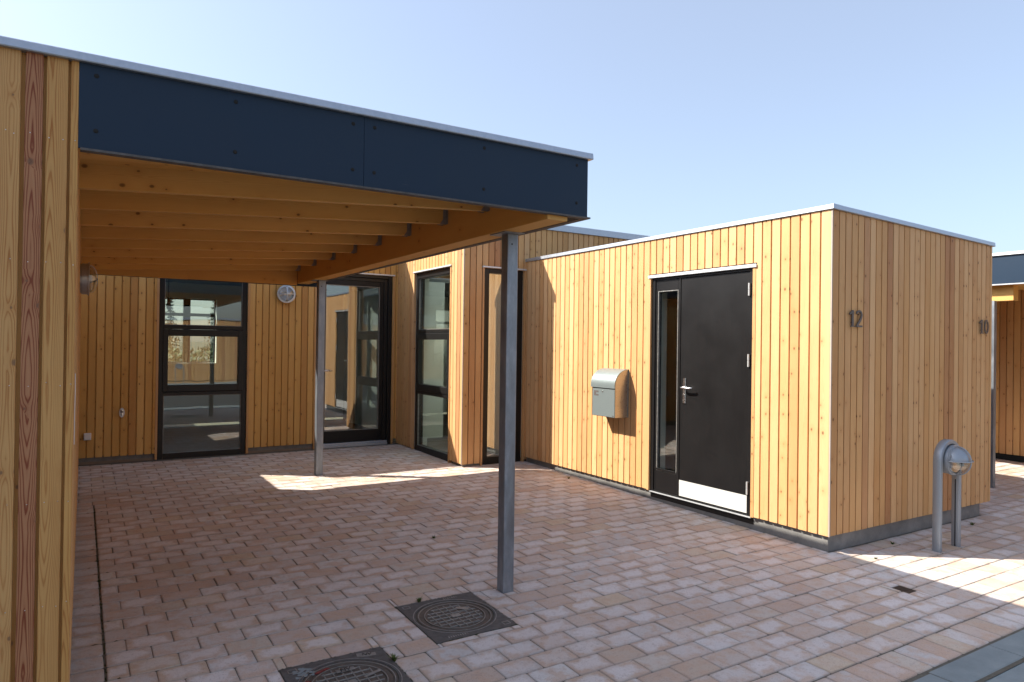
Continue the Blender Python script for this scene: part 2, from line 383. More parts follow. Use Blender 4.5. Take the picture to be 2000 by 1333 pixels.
def frame_ring(mb, O, S, N, s0, s1, z0, z1, w, n0, n1, mi=0, wb=None, wt=None, wl=None, wr=None):
    wb = w if wb is None else wb; wt = w if wt is None else wt; wl = w if wl is None else wl; wr = w if wr is None else wr
    q = lambda a, b: [(a, n0), (b, n0), (b, n1), (a, n1)]
    mb.prism(O, S, N, Z, q(s0, s0+wl), z0, z1, mi); mb.prism(O, S, N, Z, q(s1-wr, s1), z0, z1, mi)
    mb.prism(O, S, N, Z, q(s0+wl, s1-wr), z0, z0+wb, mi); mb.prism(O, S, N, Z, q(s0+wl, s1-wr), z1-wt, z1, mi)
def pane(name, parent, O, S, N, s0, s1, z0, z1, n, mat='glass'):
    mb = MB(); mb.prism(O, S, N, Z, [(s0-.004, n), (s1+.004, n), (s1+.004, n+.006), (s0-.004, n+.006)], z0-.004, z1+.004)
    return mb.build(name, M[mat], parent)

# ------------------------------------------------------------------ GROUND
def sheet(name, x0, x1, y0, y1, off, mat, nx=1, ny=1, zf=None):
    mb = MB(); zf = zf or gz
    for i in range(nx):
        for j in range(ny):
            xa, xb = x0+(x1-x0)*i/nx, x0+(x1-x0)*(i+1)/nx; ya, yb = y0+(y1-y0)*j/ny, y0+(y1-y0)*(j+1)/ny
            b = len(mb.v)
            for (x, y) in ((xa, ya), (xb, ya), (xb, yb), (xa, yb)): mb.v.append(Vector((x, y, zf(x, y)+off)))
            mb.face([b, b+1, b+2, b+3], [(0, 0)]*4, 0, .5, 0)
    return structure(mb.build(name, mat, None, recalc=False))
def gfar(x, y):
    cx = max(-40, min(40, x)); cy = max(-40, min(40, y)); return gz(cx, cy)
mb = MB(); xs = [-900, -300, -100, -40, -20, 0, 20, 40, 100, 300, 900]; b = 0
for y in xs:
    for x in xs: mb.v.append(Vector((x, y, gfar(x, y)-.030)))
n = len(xs)
for j in range(n-1):
    for i in range(n-1): mb.face([j*n+i, j*n+i+1, (j+1)*n+i+1, (j+1)*n+i], [(0, 0)]*4, 0, .5, 0)
structure(mb.build('ground', M['ground'], None, recalc=False))
sheet('paving_bed', -9, 9, -1.60, 6.9, -.0042, M['joint'])
sheet('road', -38, 38, -13.5, -2.3, -.006, M['asphalt'], 8, 2)
sheet('pavement', -38, 38, -17, -13.5, -.002, M['kerb'], 8, 1)

# pavers, each a real brick
MH = [(-3.305, -2.803, .07, .63), (-4.09, -3.58, -.385, .178)]
PLATE = (-.310, -.205, -.770, -.655)
holes = [(m[0]-.004, m[1]+.004, m[2]-.004, m[3]+.004) for m in MH]+[PLATE,
    (.03, 2.45, .03, 5.0), (-.885, 9, 4.38, 7), (-9, 9, 6.345, 7), (-9, -4.955, -.03, 7), (-2.63, -2.55, .511, .591), (-2.63, -2.55, 4.64, 4.72),
    (.822, .858, -.405, -.343), (1.115, 1.151, -.405, -.343), (3.955, 4.02, .58, .645), (6.30, 9, -2, 7)]
def subtract(rc, hs):
    out = [rc]
    for (hx0, hx1, hy0, hy1) in hs:
        nw = []
        for (x0, x1, y0, y1) in out:
            if hx0 >= x1 or hx1 <= x0 or hy0 >= y1 or hy1 <= y0: nw.append((x0, x1, y0, y1)); continue
            if hx0 > x0: nw.append((x0, hx0, y0, y1))
            if hx1 < x1: nw.append((hx1, x1, y0, y1))
            xa, xb = max(x0, hx0), min(x1, hx1)
            if hy0 > y0: nw.append((xa, xb, y0, hy0))
            if hy1 < y1: nw.append((xa, xb, hy1, y1))
        out = nw
    return [q for q in out if q[1]-q[0] > .018 and q[3]-q[2] > .014]
pv = MB()
def brick(x0, x1, y0, y1, rn=None):
    g = .0010; x0 += .0003+random.uniform(0, .0012); x1 -= .0003+random.uniform(0, .0012); y0 += g+random.uniform(0, .0012); y1 -= g+random.uniform(0, .0012)
    if x1-x0 < .012 or y1-y0 < .010: return
    cx, cy = (x0+x1)/2, (y0+y1)/2; rot = random.gauss(0, .004); tx, ty = random.gauss(0, .006), random.gauss(0, .008); dz = random.gauss(0, .0011)
    b0 = len(pv.v); hx, hy = (x1-x0)/2, (y1-y0)/2
    for (ins, z) in ((0, -.02), (0, -.0035), (.0034, 0.)):
        c = min(.012, hx*.5, hy*.5)*random.uniform(.6, 1.15); X, Y = hx-ins, hy-ins
        pts = [(-X+c, -Y), (X-c, -Y), (X-c*.3, -Y+c*.3), (X, -Y+c), (X, Y-c), (X-c*.3, Y-c*.3), (X-c, Y), (-X+c, Y), (-X+c*.3, Y-c*.3), (-X, Y-c), (-X, -Y+c), (-X+c*.3, -Y+c*.3)]
        for (px, py) in pts:
            qx, qy = px-py*rot, py+px*rot
            pv.v.append(Vector((cx+qx, cy+qy, gz(cx+qx, cy+qy)+z+dz+px*tx+py*ty)))
    rn = random.random() if rn is None else rn; tn = random.random(); n = 12
    for k in range(2):
        for i in range(n):
            j = (i+1) % n; pv.face([b0+k*n+i, b0+k*n+j, b0+(k+1)*n+j, b0+(k+1)*n+i], [(1., 1.)]*4, 0, rn, tn)
    pv.face([b0+2*n+i for i in range(n)], [((pv.v[b0+2*n+i].x-cx)/hx, (pv.v[b0+2*n+i].y-cy)/hy) for i in range(n)], 0, rn, tn)
kk = 0
for k in range(-20, 50):
    ya = -1.18+.1495*(k+10); yb = ya+.1495
    if ya < -1.19 or ya > 6.4: continue
    ya_, yb_ = max(ya, -1.18), min(yb, 6.35)
    off = -2.634 if k % 2 == 0 else -2.743
    i0 = int((-4.96-off)/.218)-2
    for i in range(i0, i0+60):
        xa, xb = off+.218*i, off+.218*(i+1)
        if xb < -4.95 or xa > 6.32: continue
        if .45 < ya < 4.12:
            if xb <= -4.7985: continue
            xa = max(xa, -4.7985)
        xa = max(xa, -4.952)
        for q in subtract((xa, xb, ya_, yb_), holes): brick(*q)
    if .45 < ya < 4.12: brick(-4.952, -4.8075, ya, yb)
i = 0; x = -6.2
while x < 6.3:
    brick(x, x+.146, -1.400, -1.184); x += .146
structure(pv.build('brick_paving', M['paver'], None, recalc=False))
# kerb slabs
kb = MB()
def slab(x0, x1, y0, y1):
    g = .003; pr = [(y0+g, -.05), (y1-g, -.05), (y1-g, -.006), (y1-g-.006, 0), (y0+g+.006, 0), (y0+g, -.006)]
    xm = (x0+x1)/2; ym = (y0+y1)/2; zz = gz(xm, ym)+random.uniform(-.001, .001)
    kb.prism((0, 0, zz), (0, 1, 0), (0, 0, 1), (1, 0, .0018), pr, x0+g, x1-g)
x = -.70-.62*12
while x < 12: slab(x, x+.62, -1.582, -1.406); x += .62
x = -.55-1.0*8
while x < 12: slab(x, x+1.0, -2.3, -1.590); x += 1.0
structure(kb.build('kerb', M['kerb']))
mb = MB(); mb.prism((0, 0, gz(-3.5, 6.38)), (0, 1, 0), (0, 0, 1), (1, 0, .0018), [(6.352, -.05), (6.47, -.05), (6.47, 0), (6.352, 0)], -4.95, -2.12)
structure(mb.build('kerb_strip', M['kerb']))
# moss along the open joint, debris
ms = MB()
def blob(x, y, rx, ry, h):
    b0 = len(ms.v); n = 7; z = gz(x, y)-.004
    a0 = random.random()*6
    for k in range(n):
        a = a0+2*math.pi*k/n; q = random.uniform(.6, 1.2); ms.v.append(Vector((x+math.cos(a)*rx*q, y+math.sin(a)*ry*q, z)))
    ms.v.append(Vector((x, y, z+h)))
    for k in range(n): ms.face([b0+k, b0+(k+1) % n, b0+n], [(0, 0)]*3, 0, random.random(), 0)
y = .4
while y < 4.12:
    for _ in range(2): blob(-4.803+random.gauss(0, .003), y+random.uniform(0, .03), random.uniform(.002, .006), random.uniform(.004, .018), random.uniform(.003, .007)) if random.random() < .55 else None
    if random.random() < .16: blob(-4.80+random.uniform(-.07, .07), .315+.1495*round((y-.315)/.1495), random.uniform(.01, .03), .005, .007)
    y += .03
for m in MH:
    for _ in range(46):
        e = random.choice('nse'); t = random.random()
        if e == 'n': blob(m[0]+(m[1]-m[0])*t, m[3]+.004, random.uniform(.006, .02), .005, .006)
        elif e == 's': blob(m[0]+(m[1]-m[0])*t, m[2]-.004, random.uniform(.006, .02), .005, .006)
        else: blob(m[1]+.004, m[2]+(m[3]-m[2])*t, .004, random.uniform(.006, .02), .005)
for _ in range(70):
    k = random.randint(-8, 38); i = random.randint(-9, 16); off = -2.634 if k % 2 == 0 else -2.743
    x, y = off+.218*i+random.gauss(0, .004), .315+.1495*k
    if any(h[0]-.02 < x < h[1]+.02 and h[2]-.02 < y < h[3]+.02 for h in holes) or y < -1.1: continue
    blob(x, y, random.uniform(.006, .016), .005, .005)
o = ms.build('moss', M['moss'], None, recalc=False); o['kind'] = 'stuff'

# ------------------------------------------------------------------ trims
def trim(mb, O, S, N, s0, s1, zt, h, n0, n1, mi=0, joints=()):
    ztf = zt if callable(zt) else (lambda a: zt)
    cuts = [s0]+list(joints)+[s1]
    for k, (a, b) in enumerate(zip(cuts[:-1], cuts[1:])):
        d = .0008*(k % 2)
        P = lambda s_, n_, z_: Vector(O)+Vector(S)*s_+Vector(N)*n_+Z*z_
        b0 = len(mb.v)
        for s_ in (a, b):
            for (n_, dz) in ((n1+d, -h), (n1+.003+d, -h+.004), (n1+d, -.004+d), (n1-.004, 0+d), (n0, -.004), (n0, -h)): mb.v.append(P(s_, n_, ztf(s_)+dz))
        for i in range(6):
            j = (i+1) % 6; mb.face([b0+i, b0+j, b0+6+j, b0+6+i], [(0, 0)]*4, mi, .5, 0)
        mb.face([b0+i for i in range(6)], [(0, 0)]*6, mi, .5, 0); mb.face([b0+6+i for i in range(6)], [(0, 0)]*6, mi, .5, 0)

# ================================================================== ENTRANCE SHED (the box with numbers 12 and 10)
shed = thing('timber_shed', 'flat roofed larch clad box with black entrance door, mailbox and house numbers 12 and 10', 'shed', (1.3, 2.2, 0))
XO = (0, 0, 0)
DO = (.743, 2.005, .02, 2.300)
HS = 2.662
wall('wall', shed, (0, 0, 0), (0, 1, 0), (-1, 0, 0), .012, 4.345, .128, HS, [DO], redp=.02, pitch=.0915, first=.009+.0915, inset0=1, mats=M['larch_shed'])
wall('wall', shed, (0, 0, 0), (1, 0, 0), (0, -1, 0), .012, 2.56, .132, lambda a: HS-.0273*a, [], pitch=.0838, first=.0084, inset1=1, redp=.03, mats=M['larch_shed'],
     tonefn=lambda i, a, b: .8 if 1.69 < (a+b)/2 < 1.87 else None)
wall('wall', shed, (2.56, 0, 0), (0, 1, 0), (1, 0, 0), .02, 4.345, .13, 2.59, [], pitch=.0885, inset0=1)
mb = MB(); mb.box(-.0005, .011, -.0005, .011, .126, HS, 0); mb.build('corner_bead', M['bead'], shed)
mb = MB(); mb.box(.035, 2.43, .035, .30, -.25, .19, 0); mb.box(.035, .30, .301, 4.34, -.25, .19); mb.build('plinth', M['concrete'], shed)
mb = MB()
trim(mb, (0, 0, 0), (0, 1, 0), (-1, 0, 0), -.016, 4.345, 2.703, .040, -.10, .012, joints=(2.4,))
trim(mb, (0, 0, 0), (1, 0, 0), (0, -1, 0), -.012, 2.58, lambda a: 2.7025-.0273*a, .040, -.10, .016)
trim(mb, (2.56, 0, 0), (0, 1, 0), (1, 0, 0), -.012, 4.345, 2.632, .040, -.10, .02)
mb.build('roof_trim', M['galv'], shed)
mb = MB(); mb.box(.05, 2.5, .05, 4.34, 2.50, 2.575); mb.build('roof', M['roof'], shed)
mb = MB(); mb.box(.23, 2.35, .23, 4.3, .05, .10); mb.build('floor', M['floor'], shed)
# reveal boards round the door
mb = MB(); O, S, N = XO, (0, 1, 0), (-1, 0, 0)
mb.prism(O, S, N, Z, [(.712, -.02), (.742, -.02), (.742, .004), (.712, .004)], .12, 2.29, 0, .3, .25); mb.build('casing', M['larch'], shed); mb = MB()
mb.prism(O, S, N, Z, [(2.006, -.02), (2.034, -.02), (2.034, .004), (2.006, .004)], .12, 2.29, 0, .8, .25)
mb.build('casing', M['larch'], shed)
door = MB()
frame_ring(door, O, S, N, .745, 2.003, .118, 2.272, .045, -.10, -.016, 0, wb=.012, wt=.022)
door.prism(O, S, N, Z, [(1.607, -.10), (1.625, -.10), (1.625, -.016), (1.607, -.016)], .130, 2.250)
door.prism(O, S, N, Z, [(.735, -.06), (2.01, -.06), (2.01, -.031), (.735, -.031)], .052, .108)   # dark base board
# side panel (fixed sash)
frame_ring(door, O, S, N, 1.626, 1.957, .131, 2.249, .024, -.085, -.026, 0, wb=.205, wt=.105)
door.prism(O, S, N, Z, [(1.66, -.026), (1.93, -.026), (1.93, -.019), (1.66, -.019)], .342, .362)
dr = door.build('door', M['door'], shed, bevel=.002)
leaf = MB(); leaf.prism(O, S, N, Z, [(.792, -.075), (1.604, -.075), (1.604, -.022), (.792, -.022)], .134, 2.246)
leaf.build('door_leaf', M['door'], dr, bevel=.002)
pane('pane', dr, O, S, N, 1.652, 1.931, .338, 2.142, -.058)
mb = MB(); frame_ring(mb, O, S, N, 1.6505, 1.9325, .337, 2.143, .010, -.0515, -.030); mb.build('glazing_bead', M['ironedge'], dr)
mb = MB(); mb.prism(O, S, N, Z, [(.80, -.0215), (1.603, -.0215), (1.603, -.0190), (.80, -.0190)], .140, .292)
for i in range(7):
    for zz in (.158, .275):
        s_ = .815+.775*i/6; mb.lathe((.0190, s_, zz), (-1, 0, 0), [(.0001, .0012), (.003, .0008), (.0035, 0)], 8, 1)
mb.build('kick_plate', [M['kick'], M['steel']], dr)
mb = MB(); mb.prism(O, S, N, Z, [(.745, -.02), (2.003, -.02), (2.003, -.0015), (.745, -.0015)], .109, .117); mb.build('threshold', M['whitealu'], dr)
for zc in (2.09, 1.47, .36):
    mb = MB(); mb.tube([(.006, .786, zc-.055), (.006, .786, zc-.0015)], .0095, 12); mb.tube([(.006, .786, zc-.0015), (.006, .786, zc+.0015)], .007, 12, cap=False); mb.tube([(.006, .786, zc+.0015), (.006, .786, zc+.055)], .0095, 12)
    mb.build('hinge', M['hinge'], dr, smooth=True)
def lever(name, par, O, S, N, s_, z_, dirn, n=-.022, plate=.24, w=.036):
    mb = MB(); O_, S_, N_ = Vector(O), Vector(S), Vector(N)
    P = lambda a, b, c: O_+S_*a+N_*b+Z*c
    mb.prism(O, S, N, Z, [(s_-w/2, n), (s_+w/2, n), (s_+w/2, n+.005), (s_+w/2-.004, n+.009), (s_-w/2+.004, n+.009), (s_-w/2, n+.005)], z_-plate*.63, z_+plate*.37)
    mb.tube([P(s_, n+.005, z_), P(s_, n+.045, z_), P(s_+dirn*.006, n+.055, z_), P(s_+dirn*.02, n+.060, z_), P(s_+dirn*.115, n+.057, z_), P(s_+dirn*.135, n+.045, z_)], [.010, .009, .010, .010, .0095, .008], 10)
    mb.lathe(P(s_, n+.009, z_-.075), N, [(.0085, 0), (.0085, .003), (.0001, .003)], 12)
    return mb.build(name, M['steel'], par, smooth=True)
lever('handle', dr, O, S, N, 1.548, 1.19, -1)
mb = MB(); mb.prism(O, S, N, Z, [(.700, -.02), (2.037, -.02), (2.037, .016), (.700, .016)], 2.274, 2.302); mb.build('flashing', M['whitealu'], shed, bevel=.003)
mb = MB(); mb.prism(O, S, N, Z, [(.700, -.02), (2.037, -.02), (2.037, .001), (.700, .001)], 2.3025, 2.3145); mb.build('shadow_gap', M['blackgap'], shed)

# ================================================================== MAIN HOUSE
house = thing('timber_house', 'larch clad house behind the carport with tall black framed windows and a glazed door', 'house', (0, 8, 0))
YB, YW, XW = 6.44, 4.345, -.92
TOPW = 3.115
WL = (-4.10, -3.045, .075, 2.575); GD = (-2.125, -1.00, .03, 2.575)
wall('wall', house, (0, YB, 0), (1, 0, 0), (0, -1, 0), -5.35, XW, .165, TOPW, [WL, GD], pitch=.0868, first=-4.943, inset0=1, redp=.035, mats=M['larch_rear'])
WR = (4.706, 5.83, .055, 2.575)
wall('wall', house, (XW, 0, 0), (0, 1, 0), (-1, 0, 0), YW+.012, YB, .10, TOPW, [WR], pitch=.0935, first=5.82, redp=.05, inset0=1)
NW = (-.625, -.032, .055, 2.548)
wall('wall', house, (0, YW, 0), (1, 0, 0), (0, -1, 0), XW+.012, 6.0, .092, TOPW, [NW], pitch=.0885, first=XW+.0885, redp=.14, inset0=1)
wall('wall', house, (-5.35, 0, 0), (0, 1, 0), (-1, 0, 0), YB, 9.85, .15, TOPW, [], inset0=1, inset1=1)
FW = (-3.75, -2.94, 1.2, 2.3)
wall('wall', house, (0, 9.85, 0), (1, 0, 0), (0, 1, 0), -5.35, 6.0, .15, TOPW, [FW, (1.6, 2.8, .9, 2.3)], inset0=1, inset1=1)
wall('wall', house, (6.0, 0, 0), (0, 1, 0), (1, 0, 0), YW, 9.85, .15, TOPW, [], inset0=1, inset1=1)
mb = MB(); mb.box(XW, XW+.012, YW, YW+.012, .09, TOPW); mb.build('corner_bead', M['bead'], house)
mb = MB()
mb.box(-5.30, WL[0]-.02, YB+.035, YB+.2, -.2, .19); mb.build('plinth', M['concrete'], house); mb = MB(); mb.box(WL[1]+.02, GD[0]-.02, YB+.035, YB+.2, -.2, .19)
mb.build('plinth', M['concrete'], house); mb = MB(); mb.box(XW+.035, XW+.2, WR[1]+.02, YB+.03, -.2, .13); mb.build('plinth', M['concrete'], house); mb = MB(); mb.box(XW+.035, XW+.2, YW+.035, WR[0]-.02, -.2, .13)
mb.box(XW+.2005, NW[0]-.02, YW+.035, YW+.2, -.2, .12); mb.box(.1, 6, YW+.035, YW+.2, -.2, .12)
mb.build('plinth', M['concrete'], house)
mb = MB()
trim(mb, (0, YB, 0), (1, 0, 0), (0, -1, 0), -5.37, XW-.02, 3.205, .09, -.12, .02)
trim(mb, (XW, 0, 0), (0, 1, 0), (-1, 0, 0), YW-.02, YB-.02, 3.204, .09, -.12, .02)
trim(mb, (0, YW, 0), (1, 0, 0), (0, -1, 0), XW-.02, 6.02, 3.205, .09, -.12, .02, joints=(1.9,))
trim(mb, (-5.35, 0, 0), (0, 1, 0), (-1, 0, 0), YB, 9.87, 3.204, .09, -.12, .02)
mb.build('roof_trim', M['galv'], house)
mb = MB(); mb.box(-5.30, 5.95, YB+.10, 9.8, 2.95, 3.05); mb.box(XW+.10, -.5, YW+.10, YB+.098, 2.95, 3.05); mb.box(1.3, 5.95, YW+.10, YB+.098, 2.95, 3.05); mb.box(-.5, 1.3, YW+.10, 4.9, 2.95, 3.05); mb.build('roof', M['roof'], house)
mb = MB(); mb.box(-5.12, 5.77, YB+.23, 9.62, 2.55, 2.62); mb.box(XW+.23, -.5, YW+.23, YB+.2298, 2.55, 2.62); mb.box(1.3, 5.77, YW+.23, YB+.2298, 2.55, 2.62); mb.box(-.4998, 1.2998, YW+.23, 4.9, 2.55, 2.62); mb.build('ceiling', M['ceil'], house)
mb = MB(); mb.box(-5.12, 5.77, YB+.03, 9.62, .0, .11); mb.box(XW+.05, 5.77, YW+.05, YB+.0298, .0, .10); mb.build('floor', M['floor'], house)
mb = MB(); mb.box(-.52, -.5005, 4.9, YB+.2, 2.625, 3.0); mb.box(1.3005, 1.32, 4.9, YB+.2, 2.625, 3.0); mb.box(-.5, 1.3, 4.88, 4.8995, 2.625, 3.0); mb.build('added_light_shaft', M['plaster'], house)  # lining of an unseen roof opening, added to brighten the wing room
mb = MB(); mb.box(-.5, 1.3, 4.9, YB+.09, 3.052, 3.062); mb.build('added_light_opening', M['glass'], house)  # glass over the added opening
mb = MB(); mb.box(-.69, -.60, YB+.23, 9.60, .115, 2.545); mb.build('partition_wall', M['plaster'], house)
mb = MB(); mb.box(-.598, -.08, 6.57, 6.65, .115, 2.545); mb.build('partition_wall', M['plaster'], house)
mb = MB(); mb.box(1.5, 1.6, 4.6, 7.1, .115, 2.545); mb.build('partition_wall', M['plaster'], house)
mb = MB(); mb.box(1.5, 1.6, 7.101, 9.6, .115, 2.545); mb.build('partition_wall', M['darkwall'], house)
mb = MB(); mb.box(-.67, .12, 4.60, 4.66, .115, 2.545); mb.build('partition_wall', M['plaster'], house)  # unseen, added to stop sun leaking out through the narrow window
# casings: sides of each opening in the boards
def casing(O, S, N, op, zlo=None, t=.024):
    zl = op[2]-.01 if zlo is None else zlo
    for (a, b) in ((op[0]-.026, op[0]-.001), (op[1]+.001, op[1]+.026)):
        mb = MB(); mb.prism(O, S, N, Z, [(a, -.06), (b, -.06), (b, .006), (a, .006)], zl, op[3], 0, random.random(), .3)
        mb.build('casing', M['larch'], house)
    mb = MB(); mb.prism(O, S, N, Z, [(op[0]-.03, -.02), (op[1]+.03, -.02), (op[1]+.03, .018), (op[0]-.03, .018)], op[3]+.001, op[3]+.021); mb.build('flashing', M['whitealu'], house, bevel=.003)
def triple_window(O, S, N, op, flip=False):
    s0, s1, z0, z1 = op; fr = MB(); n0, n1 = -.13, -.028
    top, mid, low = (1.775, 2.495), (1.015, 1.637), (.150, .880)
    frame_ring(fr, O, S, N, s0+.002, s1-.002, z0+.002, z1-.002, .062, n0, n1, 0, wb=low[0]-z0, wt=z1-top[1])
    fr.prism(O, S, N, Z, [(s0+.064, n0), (s1-.064, n0), (s1-.064, n1), (s0+.064, n1)], low[1], .925)
    fr.prism(O, S, N, Z, [(s0+.064, n0), (s1-.064, n0), (s1-.064, n1), (s0+.064, n1)], 1.725, top[0])
    w_ = fr.build('window', M['black'], house, bevel=.004)
    sh = MB(); frame_ring(sh, O, S, N, s0+.048, s1-.048, .928, 1.722, .062, n0+.02, n1+.012, 0, wb=.087, wt=.085); sh.build('sash', M['black'], w_, bevel=.005)
    a, b = s0+.064, s1-.064
    pane('pane', w_, O, S, N, a, b, top[0], top[1], -.072); pane('pane', w_, O, S, N, a+.046, b-.046, mid[0], mid[1], -.058); pane('pane', w_, O, S, N, a, b, low[0], low[1], -.072)
    g = MB(); frame_ring(g, O, S, N, a, b, top[0], top[1], .007, -.064, -.045); g.build('glazing_bead', M['ironedge'], w_); g = MB(); frame_ring(g, O, S, N, a, b, low[0], low[1], .007, -.064, -.045)
    g.build('glazing_bead', M['ironedge'], w_)
    return w_
casing((0, YB, 0), (1, 0, 0), (0, -1, 0), WL, .09); triple_window((0, YB, 0), (1, 0, 0), (0, -1, 0), WL)
casing((XW, 0, 0), (0, 1, 0), (-1, 0, 0), WR, .05); triple_window((XW, 0, 0), (0, 1, 0), (-1, 0, 0), WR)
casing((0, YW, 0), (1, 0, 0), (0, -1, 0), NW, .05)
O, S, N = (0, YW, 0), (1, 0, 0), (0, -1, 0)
mb = MB(); frame_ring(mb, O, S, N, NW[0]+.002, NW[1]-.002, NW[2]+.002, NW[3]-.002, .085, -.13, -.026, 0, wb=.095, wt=.055); w_ = mb.build('window', M['black'], house, bevel=.004)
pane('pane', w_, O, S, N, NW[0]+.087, NW[1]-.087, NW[2]+.097, NW[3]-.057, -.07, 'glass_coated')
mb = MB(); frame_ring(mb, O, S, N, NW[0]+.087, NW[1]-.087, NW[2]+.097, NW[3]-.057, .006, -.062, -.04); mb.build('glazing_bead', M['ironedge'], w_)
# glazed door
O, S, N = (0, YB, 0), (1, 0, 0), (0, -1, 0); casing(O, S, N, GD, .05)
mb = MB(); frame_ring(mb, O, S, N, GD[0]+.002, GD[1]-.002, .060, GD[3]-.002, .060, -.14, -.010, 0, wb=.02, wt=.042)
frame_ring(mb, O, S, N, GD[0]+.062, GD[1]-.062, .081, GD[3]-.045, .055, -.135, -.040, 0, wb=.03, wt=.05)
gd = mb.build('glazed_door', M['black'], house, bevel=.004)
mb = MB(); frame_ring(mb, O, S, N, -2.060, -1.118, .150, 2.482, .075, -.11, -.052, 0, wb=.165, wt=.075, wr=.062); mb.build('door_leaf', M['door'], gd, bevel=.004)
pane('pane', gd, O, S, N, -1.985, -1.180, .315, 2.407, -.085, 'glass_door')
mb = MB(); frame_ring(mb, O, S, N, -1.985, -1.180, .315, 2.407, .008, -.078, -.058); mb.build('glazing_bead', M['ironedge'], gd)
mb = MB(); mb.prism(O, S, N, Z, [(-2.06, -.10), (-1.06, -.10), (-1.06, .015), (-2.06, .015)], .085, .122); mb.prism(O, S, N, Z, [(-2.06, -.10), (-1.06, -.10), (-1.06, -.004), (-2.06, -.004)], .1225, .146); mb.build('threshold', M['galv'], gd, bevel=.003)
lever('handle', gd, O, S, N, -2.028, 1.18, 1, n=-.052)
# far kitchen window
O, S, N = (0, 9.85, 0), (1, 0, 0), (0, 1, 0)
mb = MB(); frame_ring(mb, O, S, N, FW[0], FW[1], FW[2], FW[3], .02, -.10, -.03); mb.prism(O, S, N, Z, [(-3.45, -.1), (-3.34, -.1), (-3.34, -.03), (-3.45, -.03)], 1.22, 2.28)
mb.prism(O, S, N, Z, [(-3.73, -.1), (-3.4501, -.1), (-3.4501, -.03), (-3.73, -.03)], 2.0, 2.05); mb.prism(O, S, N, Z, [(-3.3399, -.1), (-2.96, -.1), (-2.96, -.03), (-3.3399, -.03)], 2.0, 2.05)
w_ = mb.build('window', M['black'], house)
pane('pane', w_, O, S, N, -3.73, -2.96, 1.22, 2.28, -.08)
# bulb hanging in the room
bl = thing('hanging_bulb', 'bare light bulb hanging on a cable inside the room, seen through the three pane window', 'light bulb', (-3.85, 8, 2.2))
mb = MB(); mb.tube([(-3.85, 8, 2.548), (-3.85, 8, 2.21)], .004, 6); mb.lathe((-3.85, 8, 2.20), (0, 0, 1), [(.0001, .006), (.035, .004), (.035, 0), (.0001, 0)], 14); mb.build('cable', M['blackgap'], bl)
mb = MB(); mb.lathe((-3.85, 8, 2.20), (0, 0, -1), [(.018, 0), (.02, .03), (.018, .06), (.0001, .061)], 14); mb.build('socket', M['blackgap'], bl, smooth=True)
mb = MB(); mb.lathe((-3.85, 8, 2.14), (0, 0, -1), [(.014, 0), (.018, .015), (.03, .035), (.033, .055), (.026, .078), (.0001, .09)], 16); mb.build('bulb', M['bulbglass'], bl, smooth=True)

# ================================================================== LEFT BUILDING
lb = thing('timber_outbuilding', 'larch clad building at the left edge with one reddish board beside the carport fascia', 'building', (-7, 2.5, 0))
YF, XL = -.047, -4.94
ed = [(-4.971, -4.9455), (-5.050, -4.981), (-5.117, -5.061), (-5.212, -5.131)]
e = -5.226
while e > -9: ed.append((e-.082, e)); e -= .094
ed = [q for q in ed]
wall('wall', lb, (0, YF, 0), (1, 0, 0), (0, -1, 0), -8.9, XL, .08, 2.662, [], edges=ed, mats=M['larch_near'], redp=0, inset1=1,
     tonefn=lambda i, a, b: 1.0 if i == 2 else (0.05 if i < 6 else None))
wall('wall', lb, (XL-.005, 0, 0), (.0026, 1, 0), (1, -.0026, 0), YF+.021, 5.34, .10, 2.60, [], pitch=.0885, first=.04, inset0=1, inset1=1)
wall('wall', lb, (0, 5.34, 0), (1, 0, 0), (0, 1, 0), -8.9, XL-.02, .10, 2.60, [], pitch=.0885, inset1=1)
mb = MB(); mb.box(-8.8, XL-.02, YF+.035, 5.3, -.3, .16); mb.build('plinth', M['concrete'], lb)
mb = MB(); trim(mb, (0, YF, 0), (1, 0, 0), (0, -1, 0), -8.9, -5.5, 2.697, .036, -.12, .020); trim(mb, (0, YF, 0), (1, 0, 0), (0, -1, 0), -5.4995, -4.9425, 2.697, .036, -.12, .020)
mb.build('roof_trim', M['galv'], lb); mb = MB(); trim(mb, (0, 5.34, 0), (1, 0, 0), (0, 1, 0), -8.9, XL, 2.697, .036, -.12, .020)
mb.build('roof_trim', M['galv'], lb)
mb = MB(); mb.box(-8.85, XL-.03, YF+.125, 5.22, 2.60, 2.66); mb.build('roof', M['roof'], lb)
nh = MB()
for zz, xx in ((1.872, (-5.155, -5.100, -5.043, -4.995, -4.955)), (1.40, (-5.15, -5.092, -5.035, -4.99, -4.956)), (2.35, (-5.175, -5.150, -5.10, -5.04, -4.995, -4.955)), (.95, (-5.15, -5.09, -5.035, -4.992, -4.958)), (.55, (-5.15, -5.09, -5.035, -4.992, -4.958))):
    for x in xx: nh = MB(); nh.lathe((x, YF-.0003, zz+random.uniform(-.008, .008)), (0, -1, 0), [(.0022, 0), (.0018, .0012), (.0001, .0014)], 8); nh.build('screw', M['steel'], lb, recalc=False)
# unseen block added further back on the left to shade the yard
lb2 = thing('yard_shading_block', 'unseen larch clad block added back to the left to shade the yard', 'building', (-8, 10, 0))
wall('wall', lb2, (-5.60, 0, 0), (0, 1, 0), (1, 0, 0), 5.37, 14, .1, 2.6, [])
wall('wall', lb2, (0, 5.37, 0), (1, 0, 0), (0, -1, 0), -12, -5.60, .1, 2.6, [], inset1=1)
mb = MB(); mb.box(-12, -5.59, 5.365, 14, 2.601, 2.66); mb.build('roof', M['roof'], lb2)

